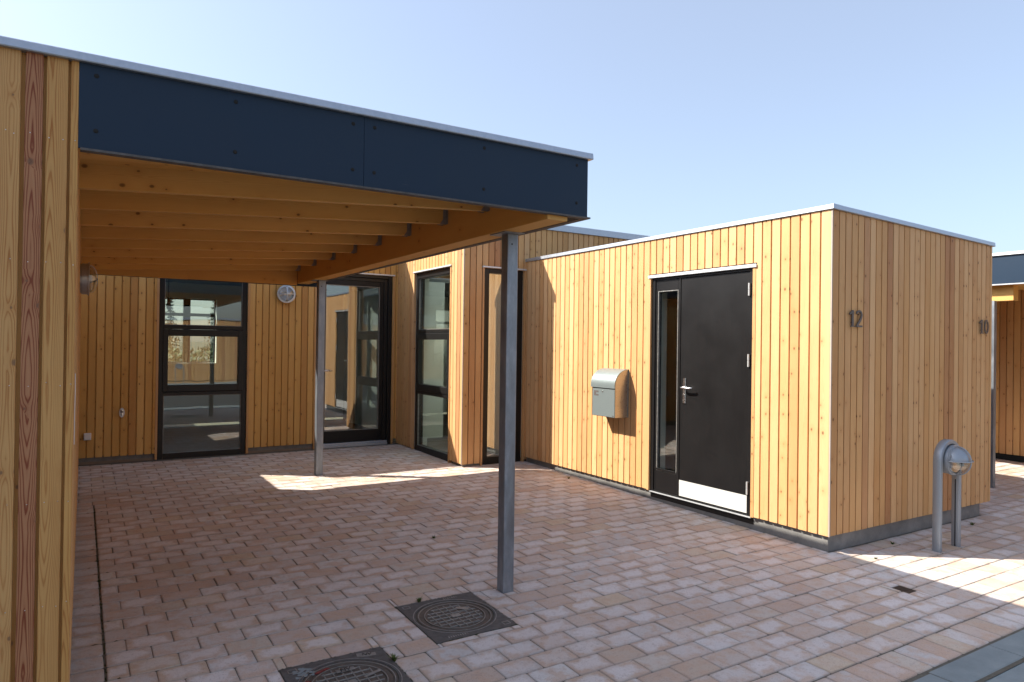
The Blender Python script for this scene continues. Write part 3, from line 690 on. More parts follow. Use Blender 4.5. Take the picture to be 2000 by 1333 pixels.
# ================================================================== CARPORT
cp = thing('carport', 'flat roofed carport with dark fascia panels, pine rafters and two galvanised posts', 'carport', (-3.7, 2.8, 0))
XR = -2.43
def fpanel(x0, x1):
    mb = MB(); mb.prism((0, YF, 0), (1, 0, 0), (0, -1, 0), Z, [(x0, -.012), (x1, -.012), (x1, -.001), (x1-.001, 0), (x0+.001, 0), (x0, -.001)], 2.326, 2.664)
    return mb.build('fascia_panel', M['fascia'], cp)
fpanel(-4.9453, -3.7856); fpanel(-3.7844, XR)
for (x0, x1) in ((0.0, 1.9), (1.903, 3.8), (3.803, 5.394)):
    mb = MB(); mb.box(XR-.012, XR, YF+.0125+x0, YF+.0125+x1-.003, 2.326, 2.664); mb.build('fascia_panel', M['fascia'], cp)
mb = MB(); mb.box(-4.945, XR-.0125, 5.337, 5.347, 2.265, 2.664); mb.build('fascia_panel', M['fascia'], cp)
for x in (-4.887, -4.367, -3.840, -3.733, -3.124, -2.510):
    for zz in (2.618, 2.400):
        mb = MB(); mb.lathe((x, YF, zz), (0, -1, 0), [(.0095, -.001), (.0088, .0015), (.005, .0035), (.0001, .0042)], 14); mb.build('screw', M['blackgap'], cp, smooth=True)
mb = MB()
trim(mb, (0, YF, 0), (1, 0, 0), (0, -1, 0), -4.9424, XR+.022, 2.697, .036, -.10, .020, joints=(-4.578, -2.72))
trim(mb, (XR, 0, 0), (0, 1, 0), (1, 0, 0), YF-.020, 5.347, 2.6965, .036, -.10, .022, joints=(2.2,))
trim(mb, (0, 5.347, 0), (1, 0, 0), (0, 1, 0), -4.94, XR+.02, 2.697, .036, -.10, .020)
mb.build('roof_trim', M['galv'], cp)
mb = MB(); mb.prism((0, 0, 0), (0, 1, 0), (0, 0, 1), (1, 0, 0), [(YF-.012, 2.316), (YF+.030, 2.316), (YF+.030, 2.325), (YF-.012, 2.325)], -4.938, XR+.014)
mb.prism((0, 0, 0), (1, 0, 0), (0, 0, 1), (0, 1, 0), [(XR-.035, 2.316), (XR+.014, 2.316), (XR+.014, 2.325), (XR-.035, 2.325)], YF+.0305, 5.336)
mb.build('drip_edge', M['ironframe'], cp)
mb = MB(); mb.box(-2.560, XR-.036, -.015, 5.336, 2.318, 2.332); mb.build('soffit', M['blackgap'], cp)
# roof deck (falls to the left) and rafters
zr = lambda x: 2.298+(x+4.94)/2.24*.146           # underside of rafters
mb = MB(); y = .0
for y0 in [i*.14 for i in range(41)]:
    y1 = min(y0+.138, 5.336)
    if y1-y0 < .02: continue
    b0 = len(mb.v)
    mb.prism((0, 0, 0), (0, 1, 0), Z, (1, 0, .0652), [(y0, 2.298+.118+4.94*.0652), (y1, 2.298+.118+4.94*.0652), (y1, 2.298+.136+4.94*.0652), (y0, 2.298+.136+4.94*.0652)], -4.945, -2.69)
mb.build('roof_deck', M['pine'], cp)
mb = MB(); mb.box(-4.945, XR-.013, YF+.03, 5.336, 2.625, 2.655); mb.build('roof', M['roof'], cp)
for yf in (.65, 1.25, 1.90, 2.54, 3.18, 3.84, 4.52, 5.18):
    mb = MB(); c0 = 2.298+4.94*.0652
    pr = [(yf, c0+.002), (yf+.002, c0), (yf+.043, c0), (yf+.045, c0+.002), (yf+.045, c0+.118), (yf, c0+.118)]
    mb.prism((0, 0, 0), (0, 1, 0), Z, (1, 0, .0652), pr, -4.944, -2.705); mb.build('rafter', M['pine'], cp)
    # hanger
    zb_ = zr(-2.71); mb = MB()
    mb.box(-2.7035, -2.7010, yf-.030, yf-.0025, zb_-.004, zb_+.105); mb.box(-2.7035, -2.7010, yf+.0475, yf+.075, zb_-.004, zb_+.105)
    mb.prism((0, 0, 0), (1, 0, 0), Z, (0, 1, 0), [(-2.7035, zb_-.006), (-2.7035, zb_+.10), (-2.726, zb_+.10), (-2.728, zb_+.030), (-2.752, zb_-.006)], yf-.0025, yf-.0006)
    mb.prism((0, 0, 0), (1, 0, 0), Z, (0, 1, 0), [(-2.7035, zb_-.006), (-2.7035, zb_+.10), (-2.726, zb_+.10), (-2.728, zb_+.030), (-2.752, zb_-.006)], yf+.0456, yf+.0475)
    mb.build('joist_hanger', M['hanger'], cp)
mb = MB(); mb.prism((0, 0, 0), (1, 0, 0), Z, (0, 1, 0), [(-2.700, 2.292), (-2.697, 2.290), (-2.564, 2.290), (-2.561, 2.292), (-2.561, 2.60), (-2.700, 2.60)], -.030, 5.298)
mb.build('beam', M['glulam'], cp)
mb = MB(); mb.prism((0, 0, 0), (0, 1, 0), Z, (1, 0, 0), [(-.030, 2.345), (.015, 2.345), (.015, 2.62), (-.030, 2.62)], -4.944, -2.702); mb.build('front_beam', M['pine'], cp)
mb = MB(); mb.prism((0, 0, 0), (0, 1, 0), Z, (1, 0, 0), [(5.300, 2.268), (5.335, 2.268), (5.335, 2.52), (5.300, 2.52)], -4.944, -3.917); mb.prism((0, 0, 0), (0, 1, 0), Z, (1, 0, 0), [(5.300, 2.272), (5.335, 2.272), (5.335, 2.56), (5.300, 2.56)], -3.914, -2.702); mb.build('rear_beam', M['glulam'], cp)
def post(x0, y0, par, name='post', ztop=2.29, w_=.08):
    mb = MB(); zb_ = gz(x0, y0)-.15; r_ = .006
    pr = [(x0+r_, y0), (x0+w_-r_, y0), (x0+w_-r_*.3, y0+r_*.3), (x0+w_, y0+r_), (x0+w_, y0+w_-r_), (x0+w_-r_*.3, y0+w_-r_*.3), (x0+w_-r_, y0+w_), (x0+r_, y0+w_), (x0+r_*.3, y0+w_-r_*.3), (x0, y0+w_-r_), (x0, y0+r_), (x0+r_*.3, y0+r_*.3)]
    mb.prism((0, 0, 0), (1, 0, 0), (0, 1, 0), Z, pr, zb_, ztop-.0065)
    o = mb.build(name, M['post'], par)
    mb = MB(); mb.box(x0-.055, x0+w_+.012, y0-.055, y0+w_+.055, ztop-.0062, ztop-.0005); mb.build('cap_plate', M['post'], o)
    mb = MB(); mb.lathe((x0+w_*.4, y0-.0002, ztop-.07), (0, -1, 0), [(.0001, .0006), (.006, .0004), (.006, 0)], 10); mb.build('bolt_hole', M['blackgap'], o)
    return o
post(-2.63, .511, cp); post(-2.63, 4.64, cp)

# ================================================================== CARPORT OF NUMBER 10 (right edge)
c2 = thing('neighbour_carport', 'dark fascia carport with larch back wall at the far right edge behind the shed', 'carport', (5, 2, 0))
X2 = 3.93
mb = MB(); mb.box(X2, X2+.02, -.75, 5.2, 2.345, 2.665); mb.build('fascia_panel', M['fascia'], c2)
mb = MB(); mb.box(X2+.021, 6.3, -.75, -.73, 2.345, 2.665); mb.build('fascia_panel', M['fascia'], c2)
mb = MB(); trim(mb, (X2, 0, 0), (0, 1, 0), (-1, 0, 0), -.77, 5.2, 2.70, .034, -.1, .018); trim(mb, (0, -.75, 0), (1, 0, 0), (0, -1, 0), X2-.018, 6.32, 2.70, .034, -.1, .018); mb.build('roof_trim', M['whitealu'], c2)
mb = MB(); mb.box(X2-.012, X2+.03, -.76, 5.2, 2.333, 2.3445); mb.build('drip_edge', M['whitealu'], c2)
mb = MB(); mb.prism((0, 0, 0), (1, 0, 0), Z, (0, 1, 0), [(X2+.03, 2.335), (X2+.36, 2.335), (X2+.36, 2.36), (X2+.03, 2.36)], -.72, 5.2); mb.build('roof_deck', M['pine'], c2)
mb = MB(); mb.box(X2+.10, X2+.22, .42, 5.2, 2.16, 2.334, axis='y'); mb.build('beam', M['pine'], c2)
mb = MB(); mb.box(X2+.03, 6.3, -.72, 5.2, 2.45, 2.64); mb.build('roof', M['pine'], c2)
mb = MB(); mb.box(3.955, 4.015, .58, .64, -.1, 2.16); mb.build('post', M['post'], c2)
wall('wall', c2, (6.3, 0, 0), (0, 1, 0), (-1, 0, 0), -4.5, 5.2, .12, 2.62, [], mats=M['larch'], redp=.2)
mb = MB(); mb.box(6.33, 6.5, -4.5, 5.2, -.2, .15); mb.build('plinth', M['blackgap'], c2)

# ================================================================== MAILBOX
mbx = thing('mailbox', 'grey metal wall mailbox with rounded lid on the larch wall beside the black door', 'mailbox', (-.1, 2.5, 1.05))
D = .178; ya, yb_ = 2.330, 2.712
pro = [(-.004, .828), (-D, .828), (-D, 1.165)]
arc = [(-D*math.cos(a), 1.165+.166*math.sin(a)) for a in [math.pi/2*k/12 for k in range(1, 13)]]
side = pro+arc+[(-.004, 1.331)]
mb = MB(); mb.prism((0, 0, 0), (1, 0, 0), Z, (0, 1, 0), side, ya+.002, yb_-.002); mb.build('case', M['mailside'], mbx)
lid = []
out = [(-(D+.014)*math.cos(a), 1.165+.172*math.sin(a)) for a in [math.pi/2*k/14 for k in range(0, 15)]]
out = [(-(D+.014), 1.135)]+out
inn = [(-(D+.003)*math.cos(a), 1.165+.1675*math.sin(a)) for a in [math.pi/2*k/14 for k in range(14, -1, -1)]]+[(-(D+.006), 1.135)]
mb = MB(); b0 = len(mb.v); n_ = len(out)
for yy in (ya-.003, yb_+.012):
    for p in out: mb.v.append(Vector((p[0], yy, p[1])))
    for p in inn[::-1]: mb.v.append(Vector((p[0], yy, p[1])))
L = 2*n_
for i in range(n_-1):
    mb.face([b0+i, b0+i+1, b0+L+i+1, b0+L+i], [(0, 0)]*4, 0, .5, 0); mb.face([b0+n_+i, b0+n_+i+1, b0+L+n_+i+1, b0+L+n_+i], [(0, 0)]*4, 0, .5, 0)
    for q in (0, L): mb.face([b0+q+i, b0+q+i+1, b0+q+n_+i+1, b0+q+n_+i], [(0, 0)]*4, 0, .5, 0)
for i in (0, n_-1): mb.face([b0+i, b0+n_+i, b0+L+n_+i, b0+L+i], [(0, 0)]*4, 0, .5, 0)
mb.build('lid', M['mailmetal'], mbx, smooth=True)
mb = MB(); mb.box(-D-.006, -D-.0005, ya+.004, yb_-.008, .832, 1.122); fd = mb.build('front_door', M['mailmetal'], mbx, bevel=.001)
mb = MB(); mb.box(-D-.004, -D-.0006, ya+.004, yb_-.006, 1.123, 1.150); mb.build('slot', M['blackgap'], mbx)
mb = MB(); mb.box(-D-.0072, -D-.0061, 2.600, 2.676, 1.045, 1.062); mb.box(-D-.0072, -D-.0061, 2.600, 2.676, 1.080, 1.1); mb.box(-D-.0072, -D-.0061, 2.640, 2.676, 1.0621, 1.0799); mb.build('emblem', M['grey_sticker'], fd)
mb = MB(); mb.lathe((-D-.006, 2.53, 1.095), (-1, 0, 0), [(.009, 0), (.009, .003), (.0001, .0035)], 14); mb.build('lock', M['steel'], fd, smooth=True)
mb = MB(); mb.box(-D-.0072, -D-.0061, 2.345, 2.375, .842, .850); mb.build('maker_plate', M['grey_sticker'], fd)
mb = MB(); mb.box(-.0038, .0, ya-.004, yb_+.004, .826, 1.335); mb.build('back_plate', M['mailmetal'], mbx)

# ================================================================== HOUSE NUMBERS
def stroke(mb, pts, w_, x0, z0, y0, y1, sc_):
    """ribbon along 2-D points, extruded in y"""
    P = [Vector((p[0], p[1])) for p in pts]; L, R = [], []
    for i, p in enumerate(P):
        t = (P[min(i+1, len(P)-1)]-P[max(i-1, 0)]).normalized(); nn = Vector((-t.y, t.x)); ww = w_[i] if isinstance(w_, list) else w_
        L.append(p+nn*ww/2); R.append(p-nn*ww/2)
    for i in range(len(P)-1):
        q = [L[i], R[i], R[i+1], L[i+1]]
        mb.prism((x0, 0, z0), (1, 0, 0), Z, (0, 1, 0), [(a.x*sc_, a.y*sc_) for a in q], y0, y1)
def digit(ch, mb, x0, z0, s_):
    y0, y1 = -.020, -.012
    if ch == '1':
        stroke(mb, [(.42, 0), (.42, 1)], .17, x0, z0, y0, y1, s_); stroke(mb, [(.10, .76), (.22, .80), (.36, .92)], [.09, .10, .12], x0, z0, y0-.0003, y1, s_); stroke(mb, [(.22, .03), (.62, .03)], .06, x0, z0, y0-.0006, y1, s_)
    if ch == '2':
        pts = [(.33+.27*math.cos(a), .72+.24*math.sin(a)) for a in [math.radians(d) for d in range(165, -41, -15)]]+[(.40, .36), (.22, .18), (.10, .06)]
        stroke(mb, pts, [.10]*4+[.12]*6+[.15]*(len(pts)-10-2)+[.13, .13], x0, z0, y0, y1, s_); stroke(mb, [(.03, .05), (.66, .05)], .11, x0, z0, y0-.0004, y1, s_)
    if ch == '0':
        pts = [(.36+.25*math.cos(a), .5+.45*math.sin(a)) for a in [math.radians(d) for d in range(0, 361, 15)]]
        stroke(mb, pts, .12, x0, z0, y0, y1, s_)
    for zz in (.25, .75): mb.tube([(x0+.42*s_, y1, z0+zz*s_), (x0+.42*s_, .002, z0+zz*s_)], .003, 6)
for (txt, x0, z0, lab) in (('12', .195, 1.757, 'dark metal house number 12 near the lit corner of the shed'), ('10', 2.275, 1.745, 'dark metal house number 10 at the far end of the shed wall')):
    t = thing('house_number', lab, 'house number', (x0, 0, z0), 'house numbers on the shed')
    for i, ch in enumerate(txt):
        mb = MB(); digit(ch, mb, x0+i*.098, z0, .132); mb.build('digit', M['digit'], t)

# ================================================================== BULKHEAD LAMPS
def bulkhead(name, label, c, N, r_=.122, dark=False):
    t = thing(name, label, 'wall lamp', c, 'round bulkhead lamps')
    c = Vector(c); N = Vector(N); S = Vector((N.y, -N.x, 0)) if abs(N.y) > .5 else Vector((0, 1, 0))
    mb = MB(); mb.lathe(c, N, [(r_*.86, 0), (r_*.86, .012), (r_*.93, .013), (r_*.93, .050), (r_, .052), (r_, .060), (r_*.80, .062), (r_*.78, .05)], 40); mb.build('housing', M['lampmetal'], t, smooth=True)
    mb = MB(); prof = [(r_*.79*math.cos(a), .058+.046*math.sin(a)) for a in [math.pi/2*k/8 for k in range(9)]]; mb.lathe(c, N, prof, 36); mb.build('diffuser', M['lampglass'], t, recalc=False, smooth=True)
    mb = MB(); mb.lathe(c, N, [(.0001, .035), (r_*.5, .034), (r_*.77, .05)], 30); mb.build('reflector', M['lampmetal'], t, smooth=True)
    mb = MB()
    for q in range(4):
        a = math.pi/2*q; dv = Z*math.cos(a)+S*math.sin(a); sd = N.cross(dv)
        for k in range(8):
            e0, e1 = math.pi/2*k/8, math.pi/2*(k+1)/8
            def pt(e): return c+dv*(r_*.83*math.cos(e))+N*(.062+.048*math.sin(e))
            w0, w1 = .005+.016*math.cos(e0)**3, .005+.016*math.cos(e1)**3
            b0 = len(mb.v)
            for (p, ww) in ((pt(e0), w0), (pt(e1), w1)):
                mb.v += [p-sd*ww, p+sd*ww, p+sd*ww+N*.004, p-sd*ww+N*.004]
            for (i, j, k_, l) in ((0, 1, 5, 4), (1, 2, 6, 5), (2, 3, 7, 6), (3, 0, 4, 7)): mb.face([b0+i, b0+j, b0+k_, b0+l], [(0, 0)]*4, 0, .5, 0)
    mb.build('guard', M['lampmetal'], t)
    return t
bulkhead('bulkhead_lamp', 'round silver lamp with cross guard on the back wall beside the glazed door', (-2.562, YB, 2.232), (0, -1, 0))
bulkhead('bulkhead_lamp', 'round lamp on the left side wall under the carport, seen from the side', (XL, 2.73, 2.02), (1, 0, 0))

# ================================================================== SMALL THINGS ON THE BACK WALL
tp = thing('outdoor_tap', 'small chrome water tap on an oval plate on the back wall', 'tap', (-4.49, YB, .69))
mb = MB(); mb.prism((-4.49, YB, .69), (1, 0, 0), Z, (0, -1, 0), [(.030*math.cos(a), .058*math.sin(a)) for a in [2*math.pi*k/20 for k in range(20)]], 0, .010); mb.build('plate', M['whitealu'], tp, smooth=True)
mb = MB(); mb.tube([(-4.49, YB-.008, .70), (-4.49, YB-.045, .70), (-4.49, YB-.065, .685), (-4.49, YB-.068, .655)], [.011, .011, .010, .009], 10); mb.build('spout', M['steel'], tp, smooth=True)
mb = MB(); mb.lathe((-4.49, YB-.035, .708), (0, 0, 1), [(.0001, .018), (.018, .017), (.02, .008), (.010, 0)], 12); mb.build('knob', M['steel'], tp, smooth=True)
sk = thing('outdoor_socket', 'small white square socket box low on the back wall in the corner', 'socket', (-4.845, YB, .42))
mb = MB(); mb.box(-4.883, -4.806, YB-.045, YB, .380, .460); mb.build('box', M['white'], sk, bevel=.005)
mb = MB(); mb.box(-4.876, -4.813, YB-.050, YB-.0455, .388, .452); mb.build('cover', M['white'], sk, bevel=.002)
cb = MB(); cb.tube([(-4.9415, -.012, 1.44), (-4.9405, -.010, 1.38), (-4.9415, -.012, 1.30), (-4.9415, -.012, 1.16)], .0014, 6)
tag(cb.build('white_cable', M['white']), 'thin white cable end on the side of the left wall', 'cable')

# ================================================================== BOLLARD LAMP
def bollard(loc, label, grp):
    x, y = loc; g = gz(x, y); t = thing('bollard_lamp', label, 'bollard lamp', (x, y, g), grp); z0 = g
    W_, Tx, Dy, H_ = .329, .036, .062, .872; R_ = W_/2
    cx = x+W_/2-.018
    # inverted U band
    mb = MB(); path = [(cx-R_+Tx/2, z0-.05)]
    path += [(cx-(R_-Tx/2)*math.cos(a), z0+H_-R_+(R_-Tx/2)*math.sin(a)) for a in [math.pi*k/20 for k in range(21)]]
    path += [(cx+R_-Tx/2, z0-.05)]
    b0 = len(mb.v); n_ = len(path)
    sec = [(-.5, -.36), (-.36, -.5), (.36, -.5), (.5, -.36), (.5, .36), (.36, .5), (-.36, .5), (-.5, .36)]
    for i, p in enumerate(path):
        a = path[max(i-1, 0)]; b = path[min(i+1, n_-1)]; tt = Vector((b[0]-a[0], 0, b[1]-a[1])).normalized(); nn = Vector((-tt.z, 0, tt.x))
        for (q, w_) in sec: mb.v.append(Vector((p[0], y, p[1]))+nn*q*Tx+Vector((0, 1, 0))*w_*Dy)
    for i in range(n_-1):
        for k in range(8): k2 = (k+1) % 8; mb.face([b0+i*8+k, b0+i*8+k2, b0+(i+1)*8+k2, b0+(i+1)*8+k], [(0, 0)]*4, 0, .5, 0)
    mb.build('post', M['silver'], t, smooth=True)
    mb = MB(); mb.box(cx+R_-Tx-.0012, cx+R_-Tx+.0005, y-.004, y+.004, z0, z0+H_-.33); mb.build('groove', M['blackgap'], t)
    zc = z0+H_-R_+.005; r_ = .112; yf = y-Dy/2
    mb = MB(); mb.lathe((cx, y+.04, zc), (0, -1, 0), [(.0001, 0), (r_, 0), (r_, .075), (r_+.008, .077), (r_+.008, .098), (r_, .100), (r_, .108), (r_*.9, .11)], 36); mb.build('lamp_housing', M['silver'], t, smooth=True)
    prof = [(r_*.93*math.cos(a), .108+.098*math.sin(a)) for a in [math.pi/2*k/10 for k in range(11)]]
    mb = MB(); mb.lathe((cx, y+.04, zc), (0, -1, 0), prof, 24, 0, -math.pi/2, math.pi/2); mb.build('hood', M['silver'], t, recalc=False, smooth=True)
    mb = MB(); mb.lathe((cx, y+.04, zc), (0, -1, 0), prof, 24, 0, math.pi/2, 3*math.pi/2); mb.build('lamp_glass', M['lampglass'], t, recalc=False, smooth=True)
    mb = MB(); mb.lathe((cx, y+.04, zc), (0, -1, 0), [(.0001, .09), (r_*.85, .105)], 24); mb.build('reflector', M['mailside'], t, smooth=True)
    mb = MB(); rr = r_*1.0
    hoop = [(cx, y+.04-.112-.104*math.sin(a), zc-rr*math.cos(a)) for a in [math.pi*k/16 for k in range(17)]]; mb.tube(hoop, .005, 8)
    hoop = [(cx-rr*1.06*math.cos(a), y+.04-.108-.110*math.sin(a), zc+.002) for a in [math.pi*k/16 for k in range(17)]]; mb.tube(hoop, .005, 8)
    for sg in (-1, 1): mb.box(cx+sg*(rr-.02)-.008, cx+sg*(rr-.02)+.008, y+.04-.118, y+.04-.110, zc-.05, zc+.05)
    mb.build('guard', M['silver'], t, smooth=True)
    return t
bollard((.838, -.374), 'silver bollard lamp with round caged head in front of the shed wall', 'bollard lamps')

# ================================================================== MANHOLE COVERS, DRAIN PLATE
def manhole(m, label, paint=False):
    x0, x1, y0, y1 = m; cx, cy = (x0+x1)/2, (y0+y1)/2; g = gz(cx, cy); t = thing('manhole_cover', label, 'manhole cover', (cx, cy, g), 'manhole covers')
    sl_ = .0144
    def bx(mb, a, b, c, d, z0_, z1_, mi=0): mb.prism((0, 0, g-cy*sl_), (1, 0, 0), Z, (0, 1, sl_), [(a, z0_), (b, z0_), (b, z1_), (a, z1_)], c, d, mi)
    R_ = .228; n_ = 48; b0 = 0
    fr = MB()
    # square frame with round hole
    for zt in (0.,):
        ring = [Vector((cx+R_*math.cos(2*math.pi*k/n_), cy+R_*math.sin(2*math.pi*k/n_), 0)) for k in range(n_)]
        def sq(k):
            a = 2*math.pi*k/n_; c_, s_ = math.cos(a), math.sin(a); hx, hy = (x1-x0)/2, (y1-y0)/2; q = 1/max(abs(c_)/hx, abs(s_)/hy); return Vector((cx+c_*q, cy+s_*q, 0))
        # put the corners exactly
        outer = [sq(k) for k in range(n_)]
        for (kx, sx, sy) in ((6, 1, 1), (18, -1, 1), (30, -1, -1), (42, 1, -1)): outer[kx] = Vector((cx+sx*(x1-x0)/2, cy+sy*(y1-y0)/2, 0))
        for p in ring+outer: fr.v.append(Vector((p.x, p.y, gz(p.x, p.y)+.001)))
        for p in ring+outer: fr.v.append(Vector((p.x, p.y, gz(p.x, p.y)-.02)))
        for k in range(n_):
            k2 = (k+1) % n_; fr.face([k, k2, n_+k2, n_+k], [(0, 0)]*4, 0, .5, 0); fr.face([n_+k, n_+k2, 3*n_+k2, 3*n_+k], [(0, 0)]*4, 0, .5, 0); fr.face([k2, k, 2*n_+k, 2*n_+k2], [(0, 0)]*4, 0, .5, 0)
    fr.build('frame', M['ironframe'], t, recalc=False)
    lid = MB(); O_ = (cx, cy, g)
    ax = Vector((-.0018, -.0144, 1)).normalized()
    lid.lathe(O_, ax, [(.0001, -.004), (.168, -.004), (.170, -.0005), (.178, -.0005), (.180, -.004), (.202, -.004), (.204, -.001), (.221, -.001), (.2235, -.012)], 56); lid.build('lid', M['iron'], t, smooth=True)
    rb = MB()
    for (rad) in (.173, .209, .238): rb.lathe(O_, ax, [(rad, -.001), (rad, .0012 if rad < .23 else .0022), (rad+.004, .0012 if rad < .23 else .0022), (rad+.004, -.001)], 56)
    for k in range(-3, 4):
        d = k*.043; h = math.sqrt(max(.160**2-d*d, 0)); 
        segs = [(-h, h)]
        for (a, b) in segs:
            rb.prism((cx, cy, g), (1, 0, 0), ax, (0, 1, sl_), [(d-.003, -.004), (d+.003, -.004), (d+.002, .0008), (d-.002, .0008)], a, b)
            rb.prism((cx, cy, g), (0, 1, sl_), ax, (1, 0, 0), [(d-.003, -.004), (d+.003, -.004), (d+.002, .0004), (d-.002, .0004)], a, b)
    rb.prism((cx+.005, cy+.0, g), (1, 0, 0), ax, (0, 1, sl_), [(-.028, -.003), (.028, -.003), (.028, .0016), (-.028, .0016)], -.020, .020)
    # corner marks
    for (sx, sy) in ((-1, 1), (1, -1)):
        mx, my = cx+sx*.205, cy+sy*.235
        for (a, b, c, d) in ((-.022, .022, -.020, -.016), (-.022, .022, .016, .020), (-.022, -.018, -.016, .016), (.018, .022, -.016, .016)):
            rb.prism((mx, my, gz(mx, my)), (1, 0, 0), Z, (0, 1, sl_), [(a, 0), (b, 0), (b, .0022), (a, .0022)], c, d)
    rb.build('ribs', M['ironedge'], t)
    # lettering cast in the frame / lid
    def lets(txt, x, y, size, rot, zoff=.0012, mat='ironedge'):
        cu = bpy.data.curves.new('lettering', 'FONT'); cu.body = txt; cu.size = size; cu.extrude = .0008; cu.align_x = 'CENTER'; cu.align_y = 'CENTER'
        oo = bpy.data.objects.new('lettering', cu); C.objects.link(oo); bpy.context.view_layer.update()
        me = bpy.data.meshes.new_from_object(oo.evaluated_get(bpy.context.evaluated_depsgraph_get())); bpy.data.objects.remove(oo)
        o2 = bpy.data.objects.new('lettering', me); C.objects.link(o2); me.materials.clear(); me.materials.append(M[mat]); o2.parent = t
        o2.location = Vector((x, y, gz(x, y)+zoff))-t.location; o2.rotation_euler = (math.atan(sl_), 0, rot)
        return o2
    def marks(x, y, n):
        mk = MB()
        for q in range(n):
            xx = x+(q-n/2)*.014; w_ = random.choice((.004, .007, .008))
            mk.prism((xx, y, gz(xx, y)), (1, 0, 0), (0, 1, sl_), Z, [(-w_/2, -.009), (w_/2-.002, -.009), (w_/2, .009), (-w_/2+.002, .009)], 0, .0021)
        mk.build('worn_marks', M['ironedge'], t)
    if paint:
        pm = MB()
        for k in range(26):
            a = random.uniform(0, 6.28); xx = x0+.05+random.random()*.08; yy = y1-.04-random.random()*.09
            pm.prism((xx, yy, gz(xx, yy)), (1, 0, 0), (0, 1, 0), Z, [(random.uniform(.004, .016)*math.cos(2*math.pi*q/7), random.uniform(.004, .014)*math.sin(2*math.pi*q/7)) for q in range(7)], .0011, .0016)
        pm.build('paint_spots', M['kerb'], t)
        pm = MB(); pm.prism((cx+.02, cy+.128, g+.128*sl_), (1, 0, 0), (0, 1, sl_), Z, [(-.045, -.016), (.045, -.016), (.045, .016), (-.045, .016)], .0006, .0018)
        pm.build('paint_patch', M['ironedge'], t); pm = MB(); pm.prism((cx+.12, cy+.03, g+.03*sl_), (.94, .34, 0), (-.34, .94, 0), Z, [(-.05, -.009), (.045, -.012), (.05, .010), (-.045, .007)], .0010, .0022)
        pm.build('paint_patch', M['ironedge'], t); pm = MB(); pm.prism((cx+.165, cy+.232, g+.232*sl_), (.9, -.3, 0), (.3, .9, 0), Z, [(-.05, -.02), (.0, -.026), (.05, -.014), (.045, .018), (-.01, .022), (-.055, .016)], .0012, .0020)
        pm.build('paint_patch', M['kick'] if False else M['ironedge'], t)
        lets('NV', cx+.02, cy+.128, .038, 0, .0024, 'blackgap'); lets('NV', cx+.165, cy+.232, .034, -.3, .0026, 'blackgap')
        rd = MB()
        for k in range(9):
            a = math.radians(random.uniform(95, 160)); xx, yy = cx+.2*math.cos(a), cy+.19*math.sin(a)
            rd.prism((xx, yy, gz(xx, yy)), (1, 0, 0), (0, 1, 0), Z, [(random.uniform(.006, .02)*math.cos(2*math.pi*q/7), random.uniform(.004, .012)*math.sin(2*math.pi*q/7)) for q in range(7)], -.002, .0016)
        rd.build('red_paint', M['redpaint'], t)
    else:
        marks(cx-.10, y0+.030, 9); marks(cx+.10, y1-.030, 7)
        pm = MB(); pm.prism((cx+.085, cy+.075, g+.075*sl_), (.8, -.6, 0), (.6, .8, 0), Z, [(-.040, -.016), (.04, -.02), (.042, .014), (-.036, .018)], .0006, .0016); pm.build('paint_patch', M['ironedge'], t)
    return t
M['redpaint'] = simple('red_paint', (.20, .04, .035), .7, 0, .3, 60, .4)
manhole(MH[0], 'square framed round cast iron manhole cover beside the near galvanised post')
manhole(MH[1], 'paint spattered cast iron manhole cover cut by the bottom edge of the picture', True)
pl = thing('drain_cover', 'small rusty square plate set in the paving in front of the shed corner', 'drain cover', (-.257, -.712, gz(-.257, -.712)))
mb = MB(); mb.prism((0, 0, gz(-.257, -.712)-.001), (1, 0, 0), Z, (0, 1, .0144), [(PLATE[0]+.003, -.02), (PLATE[1]-.003, -.02), (PLATE[1]-.003, -.001), (PLATE[0]+.003, -.001)], PLATE[2]+.003+.0, PLATE[3]-.003)
o = mb.build('plate', M['rust'], pl); o.location.z += .0105
mb = MB(); mb.lathe((-.257, -.712, gz(-.257, -.712)-.0012), (0, 0, 1), [(.028, 0), (.028, .0015), (.022, .0015), (.022, 0)], 20); mb.build('ring', M['rust'], pl)

# ================================================================== WEEDS
def weed(x, y, n_, h, lab):
    mb = MB(); g = gz(x, y)-.004
    for k in range(n_):
        a = random.uniform(0, 6.28); ln = h*random.uniform(.5, 1.1); lean = random.uniform(.3, 1.3); wd = random.uniform(.0012, .0028)
        d = Vector((math.cos(a), math.sin(a), 0)); sd = Vector((-d.y, d.x, 0)); p0 = Vector((x, y, g))+d*random.uniform(0, .008)
        p1 = p0+d*ln*lean*.35+Z*ln*.6; p2 = p0+d*ln*lean+Z*ln*.8; b0 = len(mb.v)
        mb.v += [p0-sd*wd, p0+sd*wd, p1+sd*wd, p1-sd*wd, p2]
        mb.face([b0, b0+1, b0+2, b0+3], [(0, 0)]*4, 0, random.random(), 0); mb.face([b0+3, b0+2, b0+4], [(0, 0)]*3, 0, random.random(), 0)
    tag(mb.build('weed', M['leaf'], None, recalc=False), lab, 'weed', 'weeds between the pavers')
weed(-3.15, .64, 46, .030, 'green weed tuft at the back edge of the manhole cover by the post')
weed(-2.50, 1.80, 26, .030, 'tiny weed in the paving in the middle of the shaded yard')
weed(-3.573, .0, 50, .035, 'weed tuft at the right edge of the lower manhole cover')
weed(-.12, 3.20, 30, .035, 'small weed at the foot of the larch wall left of the mailbox')
weed(.20, -.25, 26, .026, 'small weed in the sunlit paving beside the shed corner')
weed(.70, -.10, 36, .028, 'low weed between the shed plinth and the bollard lamp')
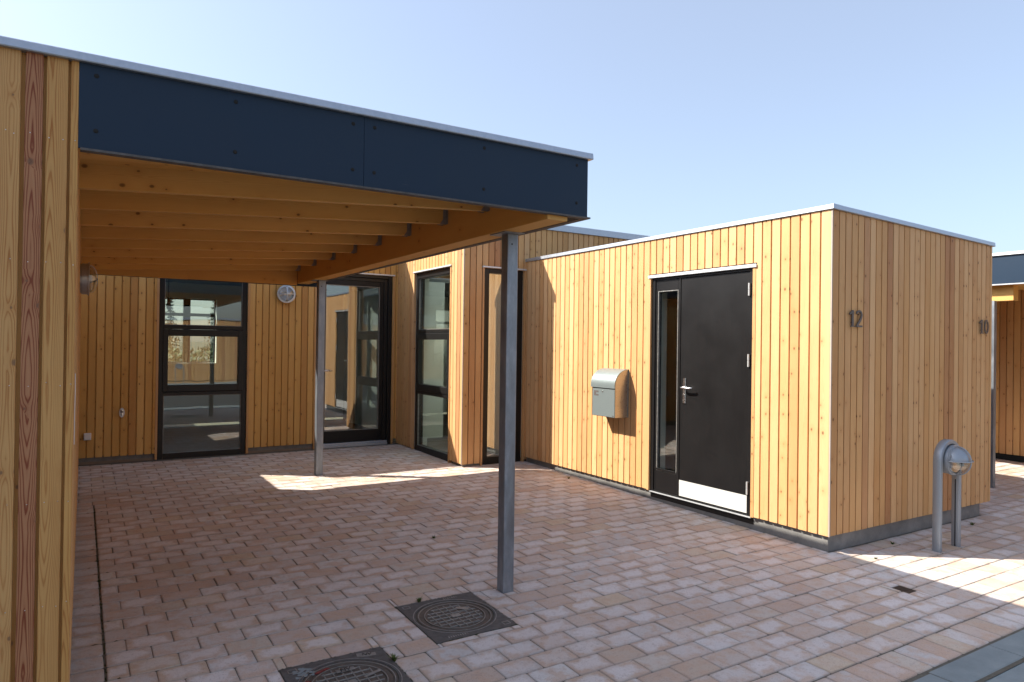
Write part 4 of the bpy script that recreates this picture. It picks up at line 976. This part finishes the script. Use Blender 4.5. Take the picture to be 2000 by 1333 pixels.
weed(1.02, -.30, 40, .035, 'weed tuft between the two legs of the bollard lamp')
weed(1.95, -.12, 30, .045, 'thin weed by the plinth under house number 10')

# ================================================================== OPPOSITE SIDE OF THE ROAD (seen in reflections)
ob = thing('opposite_building', 'long larch clad building across the road behind the camera, seen only reflected', 'building', (-2, -19, -.3))
gO = gz(0, -17)
wall('wall', ob, (0, -17, 0), (1, 0, 0), (0, 1, 0), -14, 9, gO+.1, gO+2.75, [], pitch=.12, core=0)
mb = MB(); mb.box(-14, 9, -22, -17.03, gO-.3, gO+2.74); mb.build('body', M['larch'], ob)
mb = MB(); trim(mb, (0, -17, 0), (1, 0, 0), (0, 1, 0), -14.02, 9.02, gO+2.84, .09, -.3, .03); mb.build('roof_trim', M['galv'], ob)
bollard((-1.6, -15.2), 'silver bollard lamp across the road, seen only as a reflection', 'bollard lamps')

# ================================================================== BEHIND THE HOUSE (seen through the rooms)
def spruce(x, y, h, lab):
    g = gfar(x, y)-.03; t = thing('spruce_tree', lab, 'tree', (x, y, g), 'spruces behind the house')
    mb = MB(); mb.tube([(x, y, g), (x, y, g+h*.97)], [h*.018, .01], 8); mb.build('trunk', M['bark'], t)
    mb = MB(); z = h*.10
    while z < h*.98:
        R_ = (1-z/h)**.85*h*.26; nb = int(7+R_*5)
        for k in range(nb):
            a = random.uniform(0, 6.28); L_ = R_*random.uniform(.6, 1.15); d = Vector((math.cos(a), math.sin(a), -.25)); p = Vector((x, y, g+z))
            m_ = max(3, int(L_/.16))
            for q in range(m_):
                c_ = p+d*L_*(q+.6)/m_; sz = .07+.06*random.random()
                for rr in range(3):
                    v1 = Vector((random.gauss(0, 1), random.gauss(0, 1), random.gauss(0, .5))).normalized()*sz; v2 = v1.cross(Vector((random.gauss(0, 1), random.gauss(0, 1), 1))).normalized()*sz*.22
                    b0 = len(mb.v); mb.v += [c_-v2, c_+v2, c_+v1]; mb.face([b0, b0+1, b0+2], [(0, 0)]*3, 0, random.random(), 0)
        z += h*.035
    mb.build('crown', M['needle'], t, recalc=False)
spruce(-2.55, 21, 2.7, 'spruce seen through the upper left of the window, left of the other one'); spruce(-.75, 24, 3.0, 'spruce seen through the window to the right of the other one')
hd = MB()
for k in range(5200):
    x, y = random.uniform(-9, 6), random.uniform(15, 17.5); g = gfar(x, y); hh = 1.15+.25*math.sin(x*1.3)+.2*math.sin(x*3.1+1); z = g+hh*(random.random()**.6)
    v1 = Vector((random.gauss(0, 1), random.gauss(0, 1), random.gauss(0, 1))).normalized()*.12; v2 = v1.orthogonal().normalized()*.05; b0 = len(hd.v)
    hd.v += [Vector((x, y, z))-v2, Vector((x, y, z))+v2, Vector((x, y, z))+v1]; hd.face([b0, b0+1, b0+2], [(0, 0)]*3, 0, random.random(), 0)
tag(hd.build('hedge', M['bush'], None, recalc=False), 'loose green hedge behind the house seen through the windows', 'hedge')
